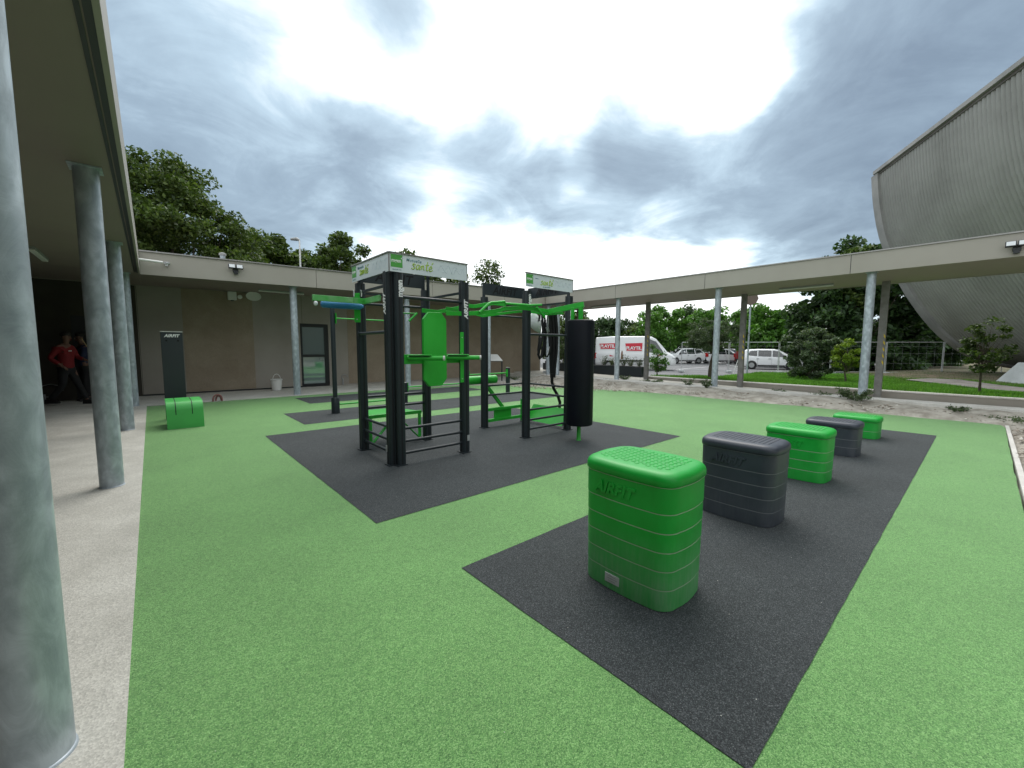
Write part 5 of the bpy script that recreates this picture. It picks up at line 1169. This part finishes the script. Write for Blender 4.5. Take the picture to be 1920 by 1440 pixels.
# van (x forward); station: x, zb, zs, zr, wb, ws, wr
vst = [(-2.8,.42,1.25,2.30,.90,.93,.80),(-2.74,.36,1.25,2.42,.97,.99,.84),(-1.5,.34,1.25,2.50,.98,1.0,.86),(.9,.34,1.25,2.50,.98,1.0,.86),(1.25,.34,1.25,2.46,.98,1.0,.85),(1.55,.34,1.24,2.30,.98,1.0,.83),(2.15,.34,1.20,1.62,.98,.99,.82),(2.35,.34,1.16,1.36,.97,.97,.84),(2.75,.34,1.02,1.16,.95,.93,.80),(2.9,.38,.86,.98,.86,.84,.70),(2.96,.42,.7,.8,.78,.74,.60)]
vp_ = FAR(1187, 690, 32.8); van = Car('delivery_van', 'white delivery van with red name panels on its side parked beyond the planter', (vp_.x, vp_.y, -.18), heading(1195, .02), vst, 'car_white', (-1.75, 1.95), .34, None, 'van')
van.glass([(1.02,.06),(2.1,.05),(1.98,.50),(1.55,.86),(1.02,.90)]); van.screen(1.58, 2.3, 'windscreen')
common(van, -2.8, 2.9, 1.1, .98, True, 1.9)
def vanside(x, z, off=.0):
    _, zb, zs, zr, wb, ws, wr_ = van.par(x); v = (z-zs)/(zr-.06-zs); y = lerp(ws*.985, wr_, v) if v > 0 else 1.0; return Vector((x, -(y+.014+off), z))
def vpoly(nm, pts, m_, off=0., root=None):
    mb = MB(); a = [vanside(x, z, off) for x, z in pts]; k = len(a); mb.add(a+[p+Vector((0,.01,0)) for p in a], [tuple(range(k))]+[(i, k+i, k+(i+1) % k, (i+1) % k) for i in range(k)]); return van.part(nm, mb, m_, root)
for x0, x1, z0, z1, sz in ((-2.50,-1.28,1.52,1.98,.36),(-.62,.62,1.38,2.0,.46)):
    dd_ = .06
    bp = vpoly('name_panel', [(x0+dd_*1.2,z0),(x1-.02,z0-.02),(x1+dd_,z1+.04),(x0-dd_,z1)], 'white_print', 0); rp = vpoly('red_panel', [(x0+.04+dd_,z0+.04),(x1-.05,z0+.03),(x1-.01,z1-.0),(x0+.0,z1-.04)], 'sign_red', .006, bp)
    xm = (x0+x1)/2; vb = vanside(xm, z0+.08, .010); vt = vanside(xm, z1-.05, .010); uy = (vt-vb).normalized(); mb = MB()
    mb.text('PLAYTIL', vanside(xm, z0+.13, .014), (1,0,0), uy, (x1-x0)*.27, 0, .010, .002, 'CENTER', .88); van.part('lettering', mb, 'white_print', rp)
vpoly('rub_strip', [(.75,.62),(1.40,.62),(1.40,.74),(.75,.74)], 'car_trim', .02); vpoly('rub_strip', [(-1.2,.62),(.65,.62),(.65,.74),(-1.2,.74)], 'car_trim', .02)
for x in (-1.02, .78): vpoly('door_joint', [(x,.45),(x+.02,.45),(x+.02,2.25),(x,2.25)], 'grey_plastic', .002)
vpoly('person_print', [(-.90,.80),(-.76,.80),(-.78,1.25),(-.80,1.42),(-.86,1.42),(-.89,1.25)], 'rust', .004)
vpoly('side_print', [(-1.75,1.12),(-1.45,1.02),(-1.42,1.0),(-1.70,1.0)], 'sign_red', .004)
vpoly('door_print', [(1.72,1.08),(1.95,1.08),(1.95,1.16),(1.72,1.16)], 'sign_red', .004)
# hatchback style cars
def mpv(): return [(-2.0,.40,.95,1.20,.74,.76,.62),(-1.93,.28,.95,1.42,.80,.82,.62),(-1.75,.24,.96,1.53,.83,.84,.63),(-.9,.22,.96,1.58,.84,.845,.64),(.2,.22,.95,1.57,.84,.845,.64),(.55,.22,.94,1.50,.84,.845,.63),(1.25,.22,.92,1.08,.84,.84,.66),(1.65,.22,.86,.96,.82,.81,.66),(1.95,.26,.72,.80,.76,.74,.58),(2.05,.32,.58,.64,.66,.64,.50)]
def suv(): return [(-2.2,.45,1.0,1.10,.76,.78,.62),(-2.1,.34,1.0,1.30,.86,.88,.60),(-1.7,.28,1.0,1.56,.90,.91,.62),(-.8,.28,.98,1.64,.91,.92,.64),(.2,.28,.97,1.62,.91,.92,.64),(.5,.28,.96,1.56,.91,.92,.63),(1.15,.28,.95,1.10,.90,.91,.68),(1.8,.28,.90,1.0,.88,.88,.68),(2.15,.32,.74,.84,.80,.78,.58),(2.22,.38,.6,.66,.7,.68,.5)]
def car(name, lab, px, dist, st, paint, delta=0., flip=False, tall=1.):
    p = FAR(px, 690, dist); st = [(x, zb*tall, zs*tall, zr*tall, a, b, c) for x, zb, zs, zr, a, b, c in st]
    c = Car(name, lab, (p.x, p.y, -.178), heading(px, delta+(math.pi if flip else 0)), st, paint, (-1.3, 1.3), .31)
    x0 = st[1][0]+.22
    c.glass([(x0+.05,.25),(-.95,.10),(-.95,.90),(x0+.28,.86)]); c.glass([(-.88,.08),(.0,.06),(.0,.92),(-.88,.92)]); c.glass([(.07,.06),(1.02,.05),(.50,.90),(.07,.93)])
    c.screen(.56, 1.2, 'windscreen'); c.screen(st[1][0]+.02, st[2][0]+.02, 'rear_window')
    common(c, st[0][0], st[-1][0], st[3][2], st[3][4], True, .85)
    mb = MB(); mb.box(st[0][0]-.03, st[0][0]+.25, -.62, .62, st[0][1]-.1, st[0][1]+.16); c.part('rear_bumper', mb, 'car_trim', bevel=.04)
    mb = MB(); mb.box(st[-1][0]-.3, st[-1][0]+.02, -.5, .5, .30, .55); c.part('grille', mb, 'car_trim', bevel=.04)
    for sd_ in (-1, 1): mb = MB(); mb.box(-.9, .9, sd_*(st[3][4]+.006)-.006, sd_*(st[3][4]+.006)+.006, .24, .34); c.part('sill', mb, 'car_trim')
    mb = MB()
    for sd_ in (-1, 1):
        for x in (-.915, .035, 1.12): mb.box(x-.006, x+.006, sd_*(st[3][4]+.004)-.004, sd_*(st[3][4]+.004)+.004, .36, st[3][2]-.06)
    c.part('door_joint', mb, 'grey_plastic')
    return c
car('white_car', 'white five door car seen side on next to the large dark bush', 1444, 38.5, mpv(), 'car_white', .05)
car('white_suv', 'white sport utility car right of the van mirror with sloping rear', 1279, 48, suv(), 'car_white', math.pi+.55)
car('white_hatchback', 'white hatchback with black bumpers between olive tree and hazard post', 1352, 50, mpv(), 'car_white', .5)
car('dark_car', 'dark car half hidden behind the hazard striped post', 1378, 54, mpv(), 'car_dark', -.8)
car('silver_car', 'silver car in the far row behind the hazard striped post', 1393, 58, suv(), 'car_silver', math.pi-.5)
car('red_car', 'red car just left of the white car tail', 1414, 50, mpv(), 'car_red', .9)
car('grey_estate', 'grey car whose roof shows above the white car', 1455, 47, suv(), 'car_silver', .1)
car('pale_car', 'pale car in the far row behind the olive tree crown', 1316, 58, mpv(), 'car_silver', .3)
car('dark_hatchback', 'dark car behind the rear end of the white van', 1112, 36, mpv(), 'car_dark', 1.2)

# ------------------------------------------------------------------ people
def skin_mesh(name, J, E, m_, root, sub=2):
    me = bpy.data.meshes.new(name); me.from_pydata([j[:3] for j in J], E, []); me.materials.append(MT[m_])
    o = newobj(name, me); o.parent = root
    md = o.modifiers.new('skin', 'SKIN'); md.use_smooth_shade = True
    for i, j in enumerate(J):
        sv = me.skin_vertices[0].data[i]; r_ = j[3]; sv.radius = r_ if isinstance(r_, tuple) else (r_, r_); sv.use_root = (i == 0)
    s_ = o.modifiers.new('subdivision', 'SUBSURF'); s_.levels = sub; s_.render_levels = sub; return o
def person(lab, loc, rz, red=True, pose='walk'):
    # local: +x to the walking direction, z up, y sideways; 1.76 m tall
    t = thing('person', lab, 'person', loc, None, rz)
    s = 1
    sh = 1.43
    legs = {'walk': (((.02,.10,.92),(.14,.11,.50),(.30,.11,.09)), ((-.02,-.10,.92),(-.02,-.11,.50),(-.32,-.11,.13))),
            'stand': (((0,.10,.92),(.05,.12,.50),(.0,.13,.09)), ((0,-.10,.92),(.06,-.11,.50),(-.02,-.12,.09)))}[pose]
    arms = {'walk': (((.02,.19,sh-.03),(.06,.26,1.16),(.26,.20,1.10)), ((.0,-.19,sh-.03),(-.14,-.25,1.14),(.06,-.24,.98))),
            'stand': (((.02,.19,sh-.03),(.10,.26,1.16),(.30,.12,1.20)), ((.0,-.19,sh-.03),(.05,-.27,1.14),(.26,-.14,1.05)))}[pose]
    J = [(0,0,.95,(.13,.15)), (.0,0,1.10,(.115,.14)), (.02,0,1.28,(.125,.165)), (.02,0,1.42,(.08,.12)), (.03,0,1.50,(.052,.052)), (.05,0,1.58,(.06,.058)), (.06,0,1.66,(.088,.074)), (.055,0,1.735,(.075,.065))]
    E_ = [(0,1),(1,2),(2,3),(3,4),(4,5),(5,6),(6,7)]
    def chain(st, pts, rr):
        prev = st
        for p, r_ in zip(pts, rr): J.append((*p, r_)); E_.append((prev, len(J)-1)); prev = len(J)-1
        return prev
    hands = []
    for l_ in legs:
        a = chain(0, l_, (.085,.058,.034)); f_ = l_[2]; chain(a, [(f_[0]+.10, f_[1], f_[2]-.055)], (.018,))
    for a_ in arms:
        a = chain(3, a_, (.055,.042,.028)); w = Vector(a_[2]); d = (w-Vector(a_[1])).normalized(); pm = w+d*.07; b_ = chain(a, [tuple(pm)], ((.034,.018),))
        sdv = d.cross(Vector((0,0,1))).normalized()
        for k in range(4):
            o_ = sdv*((k-1.5)*.019); L_ = (.060,.072,.068,.052)[k]; chain(b_, [tuple(pm+o_+d*.03), tuple(pm+o_+d*(.03+L_*.6)-Vector((0,0,.012))), tuple(pm+o_+d*(.02+L_*.8)-Vector((0,0,.035)))], (.0095,.0085,.0075))
        chain(a, [tuple(w+d*.035+sdv*.035), tuple(w+d*.07+sdv*.045-Vector((0,0,.015)))], (.012,.009)); hands.append(pm)
    skin_mesh('body', J, E_, 'skin', t)
    # clothing
    g = 1.16
    Jt = [(0,0,.86,(.13,.16)), (0,0,.96,(.155,.175)), (.0,0,1.10,(.145,.165)), (.02,0,1.28,(.15,.185)), (.02,0,1.41,(.10,.14)), (.03,0,1.475,(.066,.066))]; Et = [(0,1),(1,2),(2,3),(3,4),(4,5)]
    for a_ in arms:
        e = Vector(a_[1]); w = Vector(a_[2]); Jt += [(*a_[0], .072), (*a_[1], .058), (*tuple(e.lerp(w, .88)), .043)]; k = len(Jt); Et += [(4,k-3),(k-3,k-2),(k-2,k-1)]
    skin_mesh('jacket' if red else 'shirt', Jt, Et, 'jacket_red' if red else 'shirt_navy', t)
    Jp = [(0,0,.99,(.138,.158)), (0,0,.90,(.14,.16))]; Ep = [(0,1)]
    for l_ in legs:
        k_, a_ = Vector(l_[1]), Vector(l_[2]); Jp += [(l_[0][0], l_[0][1], .82, .098), (*l_[1], .075), (*tuple(k_.lerp(a_, .95)), .062)]; k = len(Jp); Ep += [(1,k-3),(k-3,k-2),(k-2,k-1)]
    skin_mesh('trousers', Jp, Ep, 'trousers', t)
    for l_ in legs:
        f_ = Vector(l_[2]); mb = MB(); b = f_.z-.085; 
        mb.add([(f_.x-.09,f_.y-.045,b),(f_.x+.19,f_.y-.05,b),(f_.x+.19,f_.y+.05,b),(f_.x-.09,f_.y+.045,b),(f_.x-.07,f_.y-.04,b+.11),(f_.x+.05,f_.y-.04,b+.11),(f_.x+.05,f_.y+.04,b+.11),(f_.x-.07,f_.y+.04,b+.11),(f_.x+.20,f_.y-.035,b+.05),(f_.x+.20,f_.y+.035,b+.05)],
               [(0,3,2,1),(4,5,6,7),(0,1,8,5,4),(3,7,6,9,2),(0,4,7,3),(5,8,9,6),(1,2,9,8)]); build('shoe', mb, 'shoe', t, local=True, bevel=.015)
    mb = MB(); hc = Vector((.035,0,1.70)); n = 16; vs = []; pr_ = [(-.02,.092),(.03,.098),(.07,.082),(.095,.045),(.102,.005)]
    for dz, r_ in pr_: vs += [hc+Vector((r_*1.06*math.cos(2*math.pi*k/n)-(.012 if dz < 0 else 0), r_*.86*math.sin(2*math.pi*k/n), dz)) for k in range(n)]
    mb.add(vs, [(i*n+k, i*n+(k+1)%n, (i+1)*n+(k+1)%n, (i+1)*n+k) for i in range(len(pr_)-1) for k in range(n)]+[tuple((len(pr_)-1)*n+k for k in range(n))]); build('hair', mb, 'hair', t, smooth=180, local=True)
    mb = MB(); mb.add([(.14,-.012,1.635),(.165,0,1.615),(.14,.012,1.635),(.142,0,1.675),(.138,0,1.608)], [(0,1,3),(1,2,3),(0,4,1),(4,2,1)]); build('nose', mb, 'skin', t, local=True)
    for s_ in (-1, 1):
        mb = MB(); mb.lathe((.128, s_*.03, 1.66), [(.002,-.008),(.010,0),(.002,.008)], 8); build('eye', mb, 'engrave', t, local=True)
        mb = MB(); mb.lathe((.05, s_*.088, 1.645), [(.004,-.03),(.016,-.01),(.018,.015),(.006,.03)], 8, .9, .4); build('ear', mb, 'skin', t, local=True)
    mb = MB(); mb.cbox((.130,0,1.588), .012, .04, .008); build('mouth', mb, 'lamp_red', t, local=True)
    if red:
        mb = MB(); mb.cbox((.163,-.085,1.32), .012, .06, .018, Matrix.Rotation(-.35,3,'Z')); build('chest_badge', mb, 'white_print', t, local=True)
    return t, hands
pp_ = G(131, 759); 
person('person in a red jacket and dark trousers walking under the left gallery', (pp_.x, pp_.y-.02, .006), R(-28), True, 'walk')
p2 = G(165, 752); t2_, hh = person('person in dark blue clothes holding a broom handle, half hidden by a steel column', (p2.x, p2.y, .006), R(200), False, 'stand')
a, b = PL(152, 634, 1, p2.y-.25), PL(176, 668, 1, p2.y-.1); d = (b-a)
mb = MB(); mb.tube([a, a+d*3.6], .013, 8); t = thing('broom', 'pale wooden broom handle slanting between the two people', 'broom', b); build('handle', mb, 'wood', t, smooth=60)
e = a+d*3.6; mb = MB(); mb.cbox(e, .30, .06, .05); build('head', mb, 'rust', t)
